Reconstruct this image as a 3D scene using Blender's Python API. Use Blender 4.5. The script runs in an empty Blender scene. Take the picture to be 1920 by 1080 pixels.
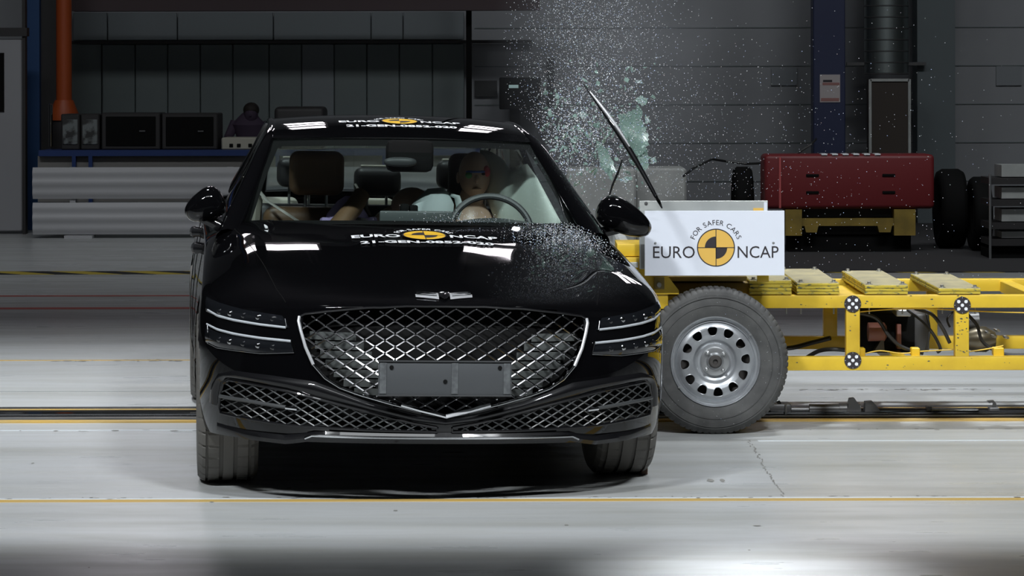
import bpy, bmesh, math, random
from mathutils import Vector, Matrix, noise
from mathutils.bvhtree import BVHTree
PI = math.pi
R = math.radians
random.seed(7)
S = bpy.context.scene
COL = S.collection

# ------------------------------------------------------------------ camera
F_PX, U0, V0, CAM_H = 5323.0, 1000.0, 149.0, 1.633
cam_d = bpy.data.cameras.new('camera')
cam_d.sensor_width = 36.0
cam_d.lens = F_PX / 1920.0 * 36.0
cam_d.shift_x = (960.0 - U0) / 1920.0
cam_d.shift_y = -(540.0 - V0) / 1920.0
cam_d.clip_end = 200
cam = bpy.data.objects.new('camera', cam_d)
COL.objects.link(cam)
cam.location = (0, 0, CAM_H)
cam.rotation_euler = (PI / 2, R(0.12), 0)
S.camera = cam

# ------------------------------------------------------------------ world, exposure
w = bpy.data.worlds.new('hall_world')
S.world = w
w.use_nodes = True
w.node_tree.nodes['Background'].inputs[0].default_value = (0.5, 0.6, 0.75, 1)
w.node_tree.nodes['Background'].inputs[1].default_value = 0.0
S.view_settings.view_transform = 'Standard'
S.view_settings.look = 'None'
S.view_settings.gamma = 1.0
S.view_settings.exposure = 0.0
S.view_settings.use_curve_mapping = False

# ------------------------------------------------------------------ lights
def area(name, loc, target, sx, sy, power, col=(0.93, 0.97, 1.0), spread=180):
    l = bpy.data.lights.new(name, 'AREA')
    l.shape = 'RECTANGLE'; l.size = sx; l.size_y = sy
    l.energy = power; l.color = col; l.spread = R(spread)
    o = bpy.data.objects.new(name, l)
    COL.objects.link(o)
    o.location = loc
    o.rotation_euler = (Vector(target) - Vector(loc)).to_track_quat('-Z', 'Y').to_euler()
    return o
FLOODS = [(-3.6, 5.2, 7.6, 1.0), (2.7, 5.2, 7.6, 1.0)]
for fx, fy, fz, k in FLOODS:
    area('flood_light', (fx, fy, fz), (fx * 0.75 - 0.1, 12.9, 0), 1.5, 0.08, 790 * k)
for fx in (-3.2, 2.4):
    area('overhead_fill_light', (fx, 14.4, 8.8), (fx * .9, 14.9, 0), 1.4, 0.3, 62, spread=54)  # added overhead fill pair, evens out the brightness of the far floor
area('floor_light', (1.0, 9.4, 6.2), (0.72, 9.45, 0), 0.4, 0.3, 3.6, spread=11)
area('near_fill_light', (-1.0, 4.0, 8.6), (-1.0, 8.0, 0), 5.0, 1.0, 110)  # added ambient fill that lifts the dark near floor
area('hall_light', (-4.0, 20.5, 8.7), (-3.6, 28.0, 0.0), 7.0, 1.0, 88, spread=96)
area('hall_light', (4.5, 20.5, 8.7), (5.0, 28.0, 0.0), 6.0, 1.0, 112, spread=96)

# ------------------------------------------------------------------ materials
def mat(name, col=(0.5, 0.5, 0.5), rough=0.5, metal=0.0, coat=0.0, spec=0.5, noise_amt=0.0, noise_scale=8.0, col2=None,
        bump=0.0, emit=None, stretch=None, lo=0.35, hi=0.65, trans=0.0):
    m = bpy.data.materials.new(name)
    m.use_nodes = True
    nt = m.node_tree
    b = nt.nodes['Principled BSDF']
    b.inputs['Base Color'].default_value = (*col, 1)
    b.inputs['Roughness'].default_value = rough
    b.inputs['Metallic'].default_value = metal
    b.inputs['Coat Weight'].default_value = coat
    b.inputs['Coat Roughness'].default_value = 0.02
    b.inputs['Specular IOR Level'].default_value = spec
    if trans: b.inputs['Transmission Weight'].default_value = trans
    if emit:
        b.inputs['Emission Color'].default_value = (*emit[0], 1)
        b.inputs['Emission Strength'].default_value = emit[1]
    if col2 is not None or bump:
        tc = nt.nodes.new('ShaderNodeTexCoord')
        mp = nt.nodes.new('ShaderNodeMapping')
        nt.links.new(tc.outputs['Object'], mp.inputs[0])
        if stretch: mp.inputs['Scale'].default_value = stretch
        nz = nt.nodes.new('ShaderNodeTexNoise')
        nz.inputs['Scale'].default_value = noise_scale
        nz.inputs['Detail'].default_value = 6
        nt.links.new(mp.outputs[0], nz.inputs['Vector'])
        if col2 is not None:
            cr = nt.nodes.new('ShaderNodeValToRGB')
            cr.color_ramp.elements[0].position = lo
            cr.color_ramp.elements[1].position = hi
            cr.color_ramp.elements[0].color = (*col2, 1)
            cr.color_ramp.elements[1].color = (*col, 1)
            nt.links.new(nz.outputs[0], cr.inputs[0])
            nt.links.new(cr.outputs[0], b.inputs['Base Color'])
        if bump:
            bp = nt.nodes.new('ShaderNodeBump')
            bp.inputs['Strength'].default_value = bump
            bp.inputs['Distance'].default_value = 0.01
            nt.links.new(nz.outputs[0], bp.inputs['Height'])
            nt.links.new(bp.outputs[0], b.inputs['Normal'])
    return m

def glass_mat(name, tint, gloss=(1, 1, 1), rough=0.0, ior=1.5, mixin=0.0, dcol=(0.5, 0.6, 0.55)):
    m = bpy.data.materials.new(name)
    m.use_nodes = True
    nt = m.node_tree
    nt.nodes.clear()
    out = nt.nodes.new('ShaderNodeOutputMaterial')
    tr = nt.nodes.new('ShaderNodeBsdfTransparent'); tr.inputs[0].default_value = (*tint, 1)
    gl = nt.nodes.new('ShaderNodeBsdfGlossy'); gl.inputs['Roughness'].default_value = rough
    gl.inputs[0].default_value = (*gloss, 1)
    fr = nt.nodes.new('ShaderNodeFresnel'); fr.inputs[0].default_value = ior
    mx = nt.nodes.new('ShaderNodeMixShader')
    ge = nt.nodes.new('ShaderNodeNewGeometry')
    im = nt.nodes.new('ShaderNodeMapRange')
    im.inputs[3].default_value = ior; im.inputs[4].default_value = 1.0 / ior
    nt.links.new(ge.outputs['Backfacing'], im.inputs[0]); nt.links.new(im.outputs[0], fr.inputs[0])
    nt.links.new(fr.outputs[0], mx.inputs[0])
    nt.links.new(gl.outputs[0], mx.inputs[2])
    if mixin:
        df = nt.nodes.new('ShaderNodeBsdfDiffuse'); df.inputs[0].default_value = (*dcol, 1)
        m2 = nt.nodes.new('ShaderNodeMixShader'); m2.inputs[0].default_value = mixin
        nt.links.new(tr.outputs[0], m2.inputs[1]); nt.links.new(df.outputs[0], m2.inputs[2])
        nt.links.new(m2.outputs[0], mx.inputs[1])
    else:
        nt.links.new(tr.outputs[0], mx.inputs[1])
    nt.links.new(mx.outputs[0], out.inputs[0])
    return m

M = {}
M['paint'] = mat('black_car_paint', (0.0025, 0.0025, 0.003), 0.5, coat=1.0, spec=0.0)
M['trim'] = mat('black_gloss_trim', (0.006, 0.006, 0.007), 0.4, coat=0.8, spec=0.1)
M['black'] = mat('matt_black', (0.008, 0.008, 0.008), 0.8, spec=0.08)
M['plastic'] = mat('grey_black_plastic', (0.04, 0.042, 0.044), 0.45)
M['plate'] = mat('plate_holder_plastic', (0.075, 0.08, 0.085), 0.4)
M['plate2'] = mat('plate_holder_pad', (0.13, 0.14, 0.145), 0.5, col2=(0.08, 0.085, 0.09), noise_scale=60)
M['chrome'] = mat('chrome', (0.75, 0.76, 0.78), 0.07, metal=1.0)
M['dchrome'] = mat('dark_chrome', (0.42, 0.43, 0.44), 0.14, metal=1.0)
M['gchrome'] = mat('grille_chrome', (0.46, 0.46, 0.48), 0.16, metal=1.0)
M['badge'] = mat('badge_silver', (0.72, 0.73, 0.75), 0.28, metal=0.5)
M['drum'] = mat('dark_drum', (0.05, 0.045, 0.042), 0.6)
M['gmesh'] = mat('grey_grille_plastic', (0.055, 0.058, 0.06), 0.34)
M['flap'] = mat('grille_shutter_grey', (0.105, 0.115, 0.112), 0.55)
M['lampbar'] = mat('lamp_bar_silver', (0.46, 0.49, 0.52), 0.35)
M['lens'] = mat('lamp_lens_black', (0.008, 0.009, 0.011), 0.04, coat=1.0)
M['tyre'] = mat('tyre_rubber', (0.125, 0.120, 0.110), 0.7)
M['tyre2'] = mat('dusty_tyre_rubber', (0.085, 0.085, 0.083), 0.7, col2=(0.055, 0.055, 0.055), noise_scale=14, bump=0.15)
M['groove'] = mat('tyre_groove', (0.008, 0.008, 0.008), 0.9)
M['steel'] = mat('silver_wheel_steel', (0.42, 0.44, 0.46), 0.34, metal=0.55, col2=(0.33, 0.34, 0.36), noise_scale=10)
M['steel2'] = mat('hub_steel', (0.45, 0.46, 0.47), 0.3, metal=0.8)
M['rust'] = mat('rusty_hub', (0.12, 0.07, 0.05), 0.6, metal=0.4)
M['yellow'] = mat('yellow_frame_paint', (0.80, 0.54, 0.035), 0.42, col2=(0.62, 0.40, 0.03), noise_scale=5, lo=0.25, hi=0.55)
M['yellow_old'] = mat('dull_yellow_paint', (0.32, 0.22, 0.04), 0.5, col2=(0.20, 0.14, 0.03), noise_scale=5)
M['yellow_chip'] = mat('chipped_yellow_edge', (0.60, 0.46, 0.05), 0.5, col2=(0.10, 0.12, 0.08), noise_scale=26, lo=0.36, hi=0.46, stretch=(1, 1, 3))
M['plank'] = mat('worn_plate_top', (0.50, 0.44, 0.24), 0.5, col2=(0.30, 0.27, 0.17), noise_scale=7, stretch=(1.6, 1, 1), lo=0.3, hi=0.7)
M['zinc'] = mat('zinc_bolt', (0.55, 0.56, 0.56), 0.3, metal=0.9)
M['alu'] = mat('aluminium_sheet', (0.58, 0.60, 0.58), 0.42, metal=0.35, col2=(0.46, 0.48, 0.47), noise_scale=6)
M['white'] = mat('white_sign_face', (0.80, 0.84, 0.93), 0.45)
M['ink'] = mat('dark_grey_ink', (0.035, 0.03, 0.035), 0.5)
M['orange'] = mat('amber_print', (0.82, 0.50, 0.10), 0.5)
M['decal_w'] = mat('white_decal', (0.93, 0.95, 0.98), 0.5)
M['decal_y'] = mat('amber_decal', (0.85, 0.50, 0.03), 0.5)
M['dark_metal'] = mat('oily_dark_metal', (0.11, 0.11, 0.112), 0.42, metal=0.4)
M['rail'] = mat('rail_steel', (0.20, 0.21, 0.22), 0.25, metal=0.9, col2=(0.10, 0.10, 0.10), noise_scale=5, stretch=(0.3, 3, 3))
M['cable'] = mat('black_cable', (0.02, 0.02, 0.02), 0.45)
M['copper'] = mat('reddish_cylinder', (0.26, 0.11, 0.09), 0.5)
M['glass_ws'] = glass_mat('windshield_glass', (0.80, 0.87, 0.85))
M['glass_side'] = glass_mat('side_window_glass', (0.70, 0.76, 0.75))
M['leather'] = mat('brown_leather', (0.16, 0.095, 0.05), 0.45)
M['leather_d'] = mat('dark_leather', (0.028, 0.027, 0.028), 0.5)
M['cream'] = mat('cream_trim', (0.52, 0.50, 0.42), 0.6)
M['airbag'] = mat('airbag_fabric', (0.60, 0.68, 0.62), 0.8, bump=0.5, noise_scale=5)
M['airbag2'] = mat('white_airbag_fabric', (0.72, 0.82, 0.82), 0.8, bump=0.2, noise_scale=4)
M['purple'] = mat('purple_shirt', (0.55, 0.45, 0.80), 0.8)
M['skin'] = mat('tan_vinyl', (0.60, 0.42, 0.31), 0.35)
M['red'] = mat('red_facepaint', (0.7, 0.06, 0.08), 0.5)
M['blue_p'] = mat('blue_facepaint', (0.08, 0.16, 0.5), 0.5)
M['green_p'] = mat('green_facepaint', (0.10, 0.4, 0.15), 0.5)
M['dash'] = mat('grey_dash', (0.07, 0.08, 0.08), 0.4)
M['belt'] = mat('seatbelt', (0.30, 0.29, 0.26), 0.6)
M['liner'] = mat('headliner', (0.03, 0.032, 0.033), 0.8)
M['board'] = mat('grey_back_board', (0.24, 0.23, 0.22), 0.6)
M['barrier'] = mat('white_galvanised_rail', (0.47, 0.47, 0.49), 0.45)
M['navy'] = mat('navy_paint', (0.02, 0.05, 0.19), 0.5)
M['blue_col'] = mat('blue_column_paint', (0.018, 0.07, 0.20), 0.5)
M['orange_col'] = mat('orange_column_paint', (0.42, 0.075, 0.015), 0.5)
M['red_b'] = mat('red_barrier_plastic', (0.16, 0.015, 0.018), 0.5)
M['door'] = mat('pale_door', (0.36, 0.36, 0.38), 0.5)
M['darkbox'] = mat('dark_cabinet', (0.035, 0.033, 0.034), 0.55)
M['greybox'] = mat('grey_machine', (0.20, 0.22, 0.22), 0.5, col2=(0.04, 0.04, 0.04), noise_scale=9, lo=0.45, hi=0.55)
M['poster'] = mat('poster_paper', (0.62, 0.56, 0.56), 0.6)
M['poster_r'] = mat('poster_stripe', (0.45, 0.22, 0.20), 0.6)
M['concrete'] = mat('concrete_block', (0.55, 0.56, 0.54), 0.7, col2=(0.42, 0.43, 0.42), noise_scale=3)
M['duct'] = mat('ribbed_duct_metal', (0.30, 0.34, 0.34), 0.36, metal=0.9)
M['panel'] = mat('grey_wall_panel', (0.17, 0.20, 0.20), 0.6, col2=(0.15, 0.18, 0.185), noise_scale=1.5)
M['panel2'] = mat('paler_wall_panel', (0.21, 0.235, 0.25), 0.6)
M['beam'] = mat('dark_red_beam', (0.07, 0.045, 0.05), 0.6)
M['shirt'] = mat('dark_purple_top', (0.06, 0.04, 0.07), 0.8)
M['hair'] = mat('dark_hair', (0.02, 0.015, 0.012), 0.7)
M['lamp'] = mat('lamp_panel', (0.9, 0.9, 0.9), 0.5, emit=((1.0, 0.93, 1.0), 9.0))
M['led'] = mat('small_lit_display', (0.2, 0.3, 0.3), 0.4, emit=((0.6, 0.85, 0.85), 0.22))
M['floor_dark'] = mat('dark_floor_area', (0.045, 0.044, 0.046), 0.75)

def island_mat(name, base, rough, spread, trans=0.0):
    m = mat(name, base, rough, trans=trans)
    nt = m.node_tree; b = nt.nodes['Principled BSDF']
    g = nt.nodes.new('ShaderNodeNewGeometry')
    cr = nt.nodes.new('ShaderNodeValToRGB')
    el = cr.color_ramp.elements
    el[0].position = 0.0; el[0].color = (*spread[0], 1)
    el[1].position = 1.0; el[1].color = (*spread[-1], 1)
    for i, c in enumerate(spread[1:-1]):
        e = el.new((i + 1) / (len(spread) - 1)); e.color = (*c, 1)
    nt.links.new(g.outputs['Random Per Island'], cr.inputs[0])
    nt.links.new(cr.outputs[0], b.inputs['Base Color'])
    return m
M['grain'] = island_mat('glass_grains', (0.8, 0.9, 0.9), 0.15, [(0.3, 0.36, 0.36), (0.9, 0.95, 1.0), (0.5, 0.42, 0.4), (0.5, 0.65, 0.95), (1, 1, 1), (0.4, 0.5, 0.46)])
M['shard'] = glass_mat('green_glass_fragment', (0.55, 0.68, 0.64), rough=0.12, mixin=0.45, dcol=(0.46, 0.62, 0.56))
M['sheet'] = glass_mat('crazed_green_glass', (0.50, 0.62, 0.58), rough=0.25, mixin=0.48, dcol=(0.30, 0.43, 0.38))

# ------------------------------------------------------------------ mesh helpers
CAR = None; ROLL_A = 0.0
class MB:
    def __init__(s): s.v = []; s.f = []
    def add(s, vs, fs):
        n = len(s.v); s.v += [tuple(v) for v in vs]; s.f += [tuple(i + n for i in f) for f in fs]
        return s
    def box(s, x0, x1, y0, y1, z0, z1, rot=None):
        vs = [(x, y, z) for x in (x0, x1) for y in (y0, y1) for z in (z0, z1)]
        if rot is not None:
            c = Vector(((x0 + x1) / 2, (y0 + y1) / 2, (z0 + z1) / 2))
            vs = [tuple(rot @ (Vector(v) - c) + c) for v in vs]
        return s.add(vs, [(0, 1, 3, 2), (4, 6, 7, 5), (0, 4, 5, 1), (2, 3, 7, 6), (0, 2, 6, 4), (1, 5, 7, 3)])
    def rbox(s, x0, x1, y0, y1, z0, z1, b=0.01, seg=2):
        bm = bmesh.new(); bmesh.ops.create_cube(bm, size=1)
        for v in bm.verts:
            v.co = Vector(((x0 + x1) / 2 + v.co.x * (x1 - x0), (y0 + y1) / 2 + v.co.y * (y1 - y0), (z0 + z1) / 2 + v.co.z * (z1 - z0)))
        bmesh.ops.bevel(bm, geom=bm.edges[:], offset=b, segments=seg, affect='EDGES', profile=0.5)
        bm.verts.index_update()
        s.add([v.co[:] for v in bm.verts], [[v.index for v in f.verts] for f in bm.faces])
        bm.free(); return s
    def grid(s, rows, closed=False):
        n = len(rows[0]); vs = [p for r in rows for p in r]; fs = []
        for i in range(len(rows) - 1):
            for j in range(n - 1 if not closed else n):
                k = (j + 1) % n
                fs.append((i * n + j, i * n + k, (i + 1) * n + k, (i + 1) * n + j))
        return s.add(vs, fs)
    def tube(s, pts, r, seg=8, cap=True, squash=None):
        pts = [Vector(p) for p in pts]; rows = []
        rr = r if isinstance(r, (list, tuple)) else [r] * len(pts)
        up = Vector((0, 0, 1)); 
        for i, p in enumerate(pts):
            t = (pts[min(i + 1, len(pts) - 1)] - pts[max(i - 1, 0)]).normalized()
            if i == 0:
                up = Vector((0, 0, 1)) if abs(t.z) < 0.9 else Vector((0, 1, 0))
            a = t.cross(up).normalized(); b = a.cross(t).normalized(); up = b
            rows.append([tuple(p + (a * math.cos(2 * PI * k / seg) + b * math.sin(2 * PI * k / seg) * (squash or 1)) * rr[i]) for k in range(seg)])
        n0 = len(s.v); s.grid(rows, closed=True)
        if cap:
            s.f.append(tuple(n0 + k for k in range(seg)))
            s.f.append(tuple(n0 + (len(rows) - 1) * seg + k for k in reversed(range(seg))))
        return s
    def lathe(s, prof, axis='x', seg=48, c=(0, 0, 0), rfun=None):
        # prof: (r, h) pairs; h along axis
        rows = []
        for i, (r, h) in enumerate(prof):
            row = []
            for k in range(seg):
                a = 2 * PI * k / seg
                q = rfun(i, k, r) if rfun else r
                u, v_ = q * math.cos(a), q * math.sin(a)
                row.append((c[0] + h, c[1] + u, c[2] + v_) if axis == 'x' else (c[0] + u, c[1] + h, c[2] + v_) if axis == 'y' else (c[0] + u, c[1] + v_, c[2] + h))
            rows.append(row)
        return s.grid(rows, closed=True)
    def ell(s, c, r, seg=20, rot=None, e=1.0):
        rows = []
        for i in range(seg // 2 + 1):
            th = PI * i / (seg // 2)
            row = []
            for k in range(seg):
                a = 2 * PI * k / seg
                def pw(x): return math.copysign(abs(x) ** e, x)
                v = Vector((r[0] * pw(math.sin(th)) * pw(math.cos(a)), r[1] * pw(math.sin(th)) * pw(math.sin(a)), r[2] * pw(math.cos(th))))
                if rot is not None: v = rot @ v
                row.append(tuple(v + Vector(c)))
            rows.append(row)
        return s.grid(rows, closed=True)
    def prism(s, poly, y0, y1, plane='xz'):
        n = len(poly)
        f = {'xz': lambda a, b, c: (a, c, b), 'xy': lambda a, b, c: (a, b, c), 'yz': lambda a, b, c: (c, a, b)}[plane]
        vs = [f(a, b, y0) for a, b in poly] + [f(a, b, y1) for a, b in poly]
        fs = [tuple(range(n)), tuple(range(2 * n - 1, n - 1, -1))] + [(i, i + n, (i + 1) % n + n, (i + 1) % n) for i in range(n)]
        return s.add(vs, fs)
    def build(s, name, m, parent=None, smooth=True, angle=35, weld=0.0):
        me = bpy.data.meshes.new(name)
        me.from_pydata(s.v, [], s.f)
        bm = bmesh.new(); bm.from_mesh(me)
        if weld: bmesh.ops.remove_doubles(bm, verts=bm.verts[:], dist=weld)
        bmesh.ops.recalc_face_normals(bm, faces=bm.faces[:])
        bm.to_mesh(me); bm.free()
        if m is not None: me.materials.append(m)
        if smooth:
            me.polygons.foreach_set('use_smooth', [True] * len(me.polygons))
            try: me.set_sharp_from_angle(angle=R(angle))
            except Exception: pass
        o = bpy.data.objects.new(name, me)
        COL.objects.link(o)
        if parent is not None:
            o.parent = parent
            if parent is CAR: o.rotation_euler = (0, ROLL_A, 0)
        return o

def tag(o, label=None, cat=None, group=None, kind=None):
    if label: o['label'] = label
    if cat: o['category'] = cat
    if group: o['group'] = group
    if kind: o['kind'] = kind
    return o
def empty(name, loc=(0, 0, 0), rot=(0, 0, 0), label=None, cat=None, group=None):
    o = bpy.data.objects.new(name, None); COL.objects.link(o)
    o.empty_display_size = 0.1
    o.location = loc; o.rotation_euler = rot
    return tag(o, label, cat, group)
def copy_tree(o, parent=None):
    c = o.copy(); COL.objects.link(c); c.parent = parent
    for ch in [x for x in bpy.data.objects if x.parent == o]:
        copy_tree(ch, c)
    return c
def at(u, v, Y):
    return Vector(((u - U0) / F_PX * Y, Y, CAM_H - (v - V0) / F_PX * Y))
def X(u, Y): return (u - U0) / F_PX * Y
def Z(v, Y): return CAM_H - (v - V0) / F_PX * Y
def lerp(a, b, t): return a + (b - a) * t
def interp(x, tab):
    if x <= tab[0][0]: return tab[0][1]
    for (a, fa), (b, fb) in zip(tab, tab[1:]):
        if x <= b: return fa + (fb - fa) * (x - a) / (b - a)
    return tab[-1][1]
def sinterp(x, tab):
    # catmull-rom style smooth interpolation
    if x <= tab[0][0]: return tab[0][1]
    if x >= tab[-1][0]: return tab[-1][1]
    for i in range(len(tab) - 1):
        if x <= tab[i + 1][0]:
            x0, y0 = tab[i]; x1, y1 = tab[i + 1]
            def sl(j):
                if j <= 0: return (tab[1][1] - tab[0][1]) / (tab[1][0] - tab[0][0])
                if j >= len(tab) - 1: return (tab[-1][1] - tab[-2][1]) / (tab[-1][0] - tab[-2][0])
                return (tab[j + 1][1] - tab[j - 1][1]) / (tab[j + 1][0] - tab[j - 1][0])
            h = x1 - x0; t = (x - x0) / h
            m0, m1 = sl(i) * h, sl(i + 1) * h
            return (2*t**3 - 3*t**2 + 1) * y0 + (t**3 - 2*t**2 + t) * m0 + (-2*t**3 + 3*t**2) * y1 + (t**3 - t**2) * m1
def inside(p, poly):
    x, y = p; c = False; n = len(poly)
    for i in range(n):
        x1, y1 = poly[i]; x2, y2 = poly[i - 1]
        if (y1 > y) != (y2 > y) and x < (x2 - x1) * (y - y1) / (y2 - y1) + x1: c = not c
    return c

# text as 2D meshes -------------------------------------------------
def glyphs(txt, size, bold=0.0):
    cu = bpy.data.curves.new('t', 'FONT'); cu.body = txt; cu.size = size; cu.offset = bold * size; cu.resolution_u = 3
    o = bpy.data.objects.new('t', cu); COL.objects.link(o)
    dg = bpy.context.evaluated_depsgraph_get()
    me = bpy.data.meshes.new_from_object(o.evaluated_get(dg))
    vs = [(v.co.x, v.co.y) for v in me.vertices]; fs = [tuple(p.vertices) for p in me.polygons]
    bpy.data.objects.remove(o); bpy.data.curves.remove(cu); bpy.data.meshes.remove(me)
    return vs, fs
def fit_text(txt, x0, x1, y0, y1, bold=0.0):
    vs, fs = glyphs(txt, 1.0, bold)
    ax, bx = min(v[0] for v in vs), max(v[0] for v in vs)
    ay, by = min(v[1] for v in vs), max(v[1] for v in vs)
    return [(lerp(x0, x1, (x - ax) / (bx - ax)), lerp(y0, y1, (y - ay) / (by - ay))) for x, y in vs], fs
def arc_text(txt, cx, cy, r, a0, a1, h, bold=0.0):
    ws = []
    for ch in txt:
        if ch == ' ': ws.append((0.35, None)); continue
        vs, fs = glyphs(ch, 1.0, bold)
        ax, bx = min(v[0] for v in vs), max(v[0] for v in vs)
        ws.append((bx - ax + 0.14, (vs, fs, ax, bx)))
    tot = sum(a for a, _ in ws); V, Fc = [], []
    pos = 0
    k = h / 0.70
    for wd, g in ws:
        mid = pos + wd / 2; pos += wd
        if g is None: continue
        vs, fs, ax, bx = g
        ang = R(lerp(a0, a1, mid / tot)); n = len(V)
        for x, y in vs:
            lx = (x - (ax + bx) / 2) * k; ly = y * k
            rr = r + ly
            V.append((cx + rr * math.cos(ang) + lx * math.sin(ang), cy + rr * math.sin(ang) - lx * math.cos(ang)))
        Fc += [tuple(i + n for i in f) for f in fs]
    return V, Fc
def ring2(cx, cy, r0, r1, a0=0, a1=360, seg=48):
    V = []; Fc = []
    for i in range(seg + 1):
        a = R(lerp(a0, a1, i / seg))
        V += [(cx + r0 * math.cos(a), cy + r0 * math.sin(a)), (cx + r1 * math.cos(a), cy + r1 * math.sin(a))]
    for i in range(seg): Fc.append((2 * i, 2 * i + 1, 2 * i + 3, 2 * i + 2))
    return V, Fc
def emblem(fn, parent, text_m, disc_m, ink_m, s=1.0, bold=0.0, num=None, th=0.0, rot=None):
    """the emblem in its own plane, circle radius 0.0865*s at the origin; fn maps (a, b, lift) to 3D"""
    r = 0.0865 * s
    def put(parts, name, m, lift, par=parent):
        mb = MB()
        for V, Fc in parts:
            mb.add([fn(a, b, lift) for a, b in V], Fc)
        o = mb.build(name, m, par, smooth=False)
        if rot: o.rotation_euler = rot
        return o
    put([fit_text('EURO', -3.38 * r, -1.14 * r, -0.56 * r, 0.08 * r, bold)], 'lettering', text_m, 2)
    put([fit_text('NCAP', 1.16 * r, 3.36 * r, -0.56 * r, 0.08 * r, bold)], 'lettering', text_m, 2)
    put([arc_text('FOR SAFER CARS', 0, 0, 1.22 * r, 160, 20, 0.27 * r, bold)], 'slogan', text_m, 2)
    put([ring2(0, 0, 0, r * 0.985)], 'emblem_disc', disc_m, 1)
    put([ring2(0, 0, r * 0.965, r * 1.02), ([(-r, -.02 * r), (r, -.02 * r), (r, .02 * r), (-r, .02 * r)], [(0, 1, 2, 3)]),
         ([(-.02 * r, -r), (.02 * r, -r), (.02 * r, r), (-.02 * r, r)], [(0, 1, 2, 3)]),
         ring2(0, 0, 0, 0.6 * r, 90, 180, 16), ring2(0, 0, 0, 0.6 * r, 270, 360, 16)], 'emblem_marks', ink_m, 2)
    if num:
        put([fit_text(num, -3.05 * r, 3.05 * r, -1.85 * r, -1.3 * r, 0.035)], 'number_lettering', text_m, 2)

# ================================================================== THE HALL
def wallbox(name, x0, x1, y0, y1, z0, z1, m):
    o = MB().box(x0, x1, y0, y1, z0, z1).build(name, m, smooth=False); o['kind'] = 'structure'; return o
YW = 33.0
RX0, RX1, RZ = -9.5, 10.5, 9.0
# floor: pale coated concrete with long streaks along the hall
fm = bpy.data.materials.new('coated_concrete_floor'); fm.use_nodes = True
nt = fm.node_tree; b = nt.nodes['Principled BSDF']
tc = nt.nodes.new('ShaderNodeTexCoord')
def ntex(scale, sc, detail=6):
    mp = nt.nodes.new('ShaderNodeMapping'); mp.inputs['Scale'].default_value = sc
    nz = nt.nodes.new('ShaderNodeTexNoise'); nz.inputs['Scale'].default_value = scale; nz.inputs['Detail'].default_value = detail
    nt.links.new(tc.outputs['Object'], mp.inputs[0]); nt.links.new(mp.outputs[0], nz.inputs['Vector']); return nz
def ramp(src, stops):
    cr = nt.nodes.new('ShaderNodeValToRGB'); el = cr.color_ramp.elements
    el[0].position, el[0].color = stops[0][0], (*stops[0][1], 1)
    el[1].position, el[1].color = stops[-1][0], (*stops[-1][1], 1)
    for p, c in stops[1:-1]: e = el.new(p); e.color = (*c, 1)
    nt.links.new(src, cr.inputs[0]); return cr
n1 = ntex(1.1, (0.22, 2.2, 1))
n2 = ntex(5.0, (0.35, 1.6, 1), 8)
c1 = ramp(n1.outputs[0], [(0.3, (0.40, 0.41, 0.40)), (0.5, (0.52, 0.535, 0.54)), (0.7, (0.56, 0.575, 0.59))])
c2 = ramp(n2.outputs[0], [(0.35, (0.84, 0.83, 0.80)), (0.6, (1, 1, 1))])
mx = nt.nodes.new('ShaderNodeMix'); mx.data_type = 'RGBA'; mx.blend_type = 'MULTIPLY'; mx.inputs[0].default_value = 0.8
nt.links.new(c1.outputs[0], mx.inputs[6]); nt.links.new(c2.outputs[0], mx.inputs[7]); nt.links.new(mx.outputs[2], b.inputs['Base Color'])
r1 = ramp(n2.outputs[0], [(0.3, (0.42, 0.42, 0.42)), (0.7, (0.26, 0.26, 0.26))])
nt.links.new(r1.outputs[0], b.inputs['Roughness'])
bp = nt.nodes.new('ShaderNodeBump'); bp.inputs['Strength'].default_value = 0.06; bp.inputs['Distance'].default_value = 0.01
nt.links.new(n2.outputs[0], bp.inputs['Height']); nt.links.new(bp.outputs[0], b.inputs['Normal'])
wallbox('floor', RX0, RX1, -3, YW + 0.3, -0.2, 0, fm)
hallwall = mat('grey_hall_wall', (0.34, 0.35, 0.37), 0.6, col2=(0.30, 0.31, 0.33), noise_scale=0.8)
darkwall = mat('dark_hall_wall', (0.025, 0.027, 0.03), 0.8)
wallbox('wall_back', RX0, RX1, YW, YW + 0.3, 0, RZ, hallwall)
wallbox('wall_left', RX0 - 0.3, RX0, -3, YW + 0.3, 0, RZ, darkwall)
wallbox('wall_right', RX1, RX1 + 0.3, -3, YW + 0.3, 0, RZ, darkwall)
wallbox('wall_front', RX0, RX1, -3.3, -3, 0, RZ, darkwall)
wallbox('ceiling', RX0 - 0.3, RX1 + 0.3, -3.3, YW + 0.3, RZ, RZ + 0.2, darkwall)

# painted and inlaid floor lines
def floor_line(v0, v1, m, u0=-400, u1=2400, name='trim_1', z=0.002):
    Ya, Yb = F_PX * CAM_H / (v1 - V0), F_PX * CAM_H / (v0 - V0)
    o = MB().box(max(X(u0, Ya), RX0 + .05), min(X(u1, Ya), RX1 - .05), Ya, Yb, 0.0, z).build(name, m, smooth=False)
    o['kind'] = 'structure'; return o
yl = mat('ochre_line_paint', (0.60, 0.38, 0.08), 0.5, col2=(0.5, 0.36, 0.14), noise_scale=2)
rl = mat('red_line_paint', (0.45, 0.06, 0.04), 0.5)
wl = mat('pale_joint', (0.68, 0.72, 0.76), 0.3)
gl_ = mat('grey_joint', (0.30, 0.31, 0.31), 0.5)
floor_line(936, 940, yl, name='trim_1')
floor_line(933.2, 934.6, wl, name='trim_2', z=0.0015)
floor_line(804.5, 805.8, wl, name='trim_3', u1=1240, z=0.0015)
floor_line(827, 828, wl, name='trim_4', u0=1420)
floor_line(673.5, 674.6, yl, name='trim_5', u1=1000)
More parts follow.
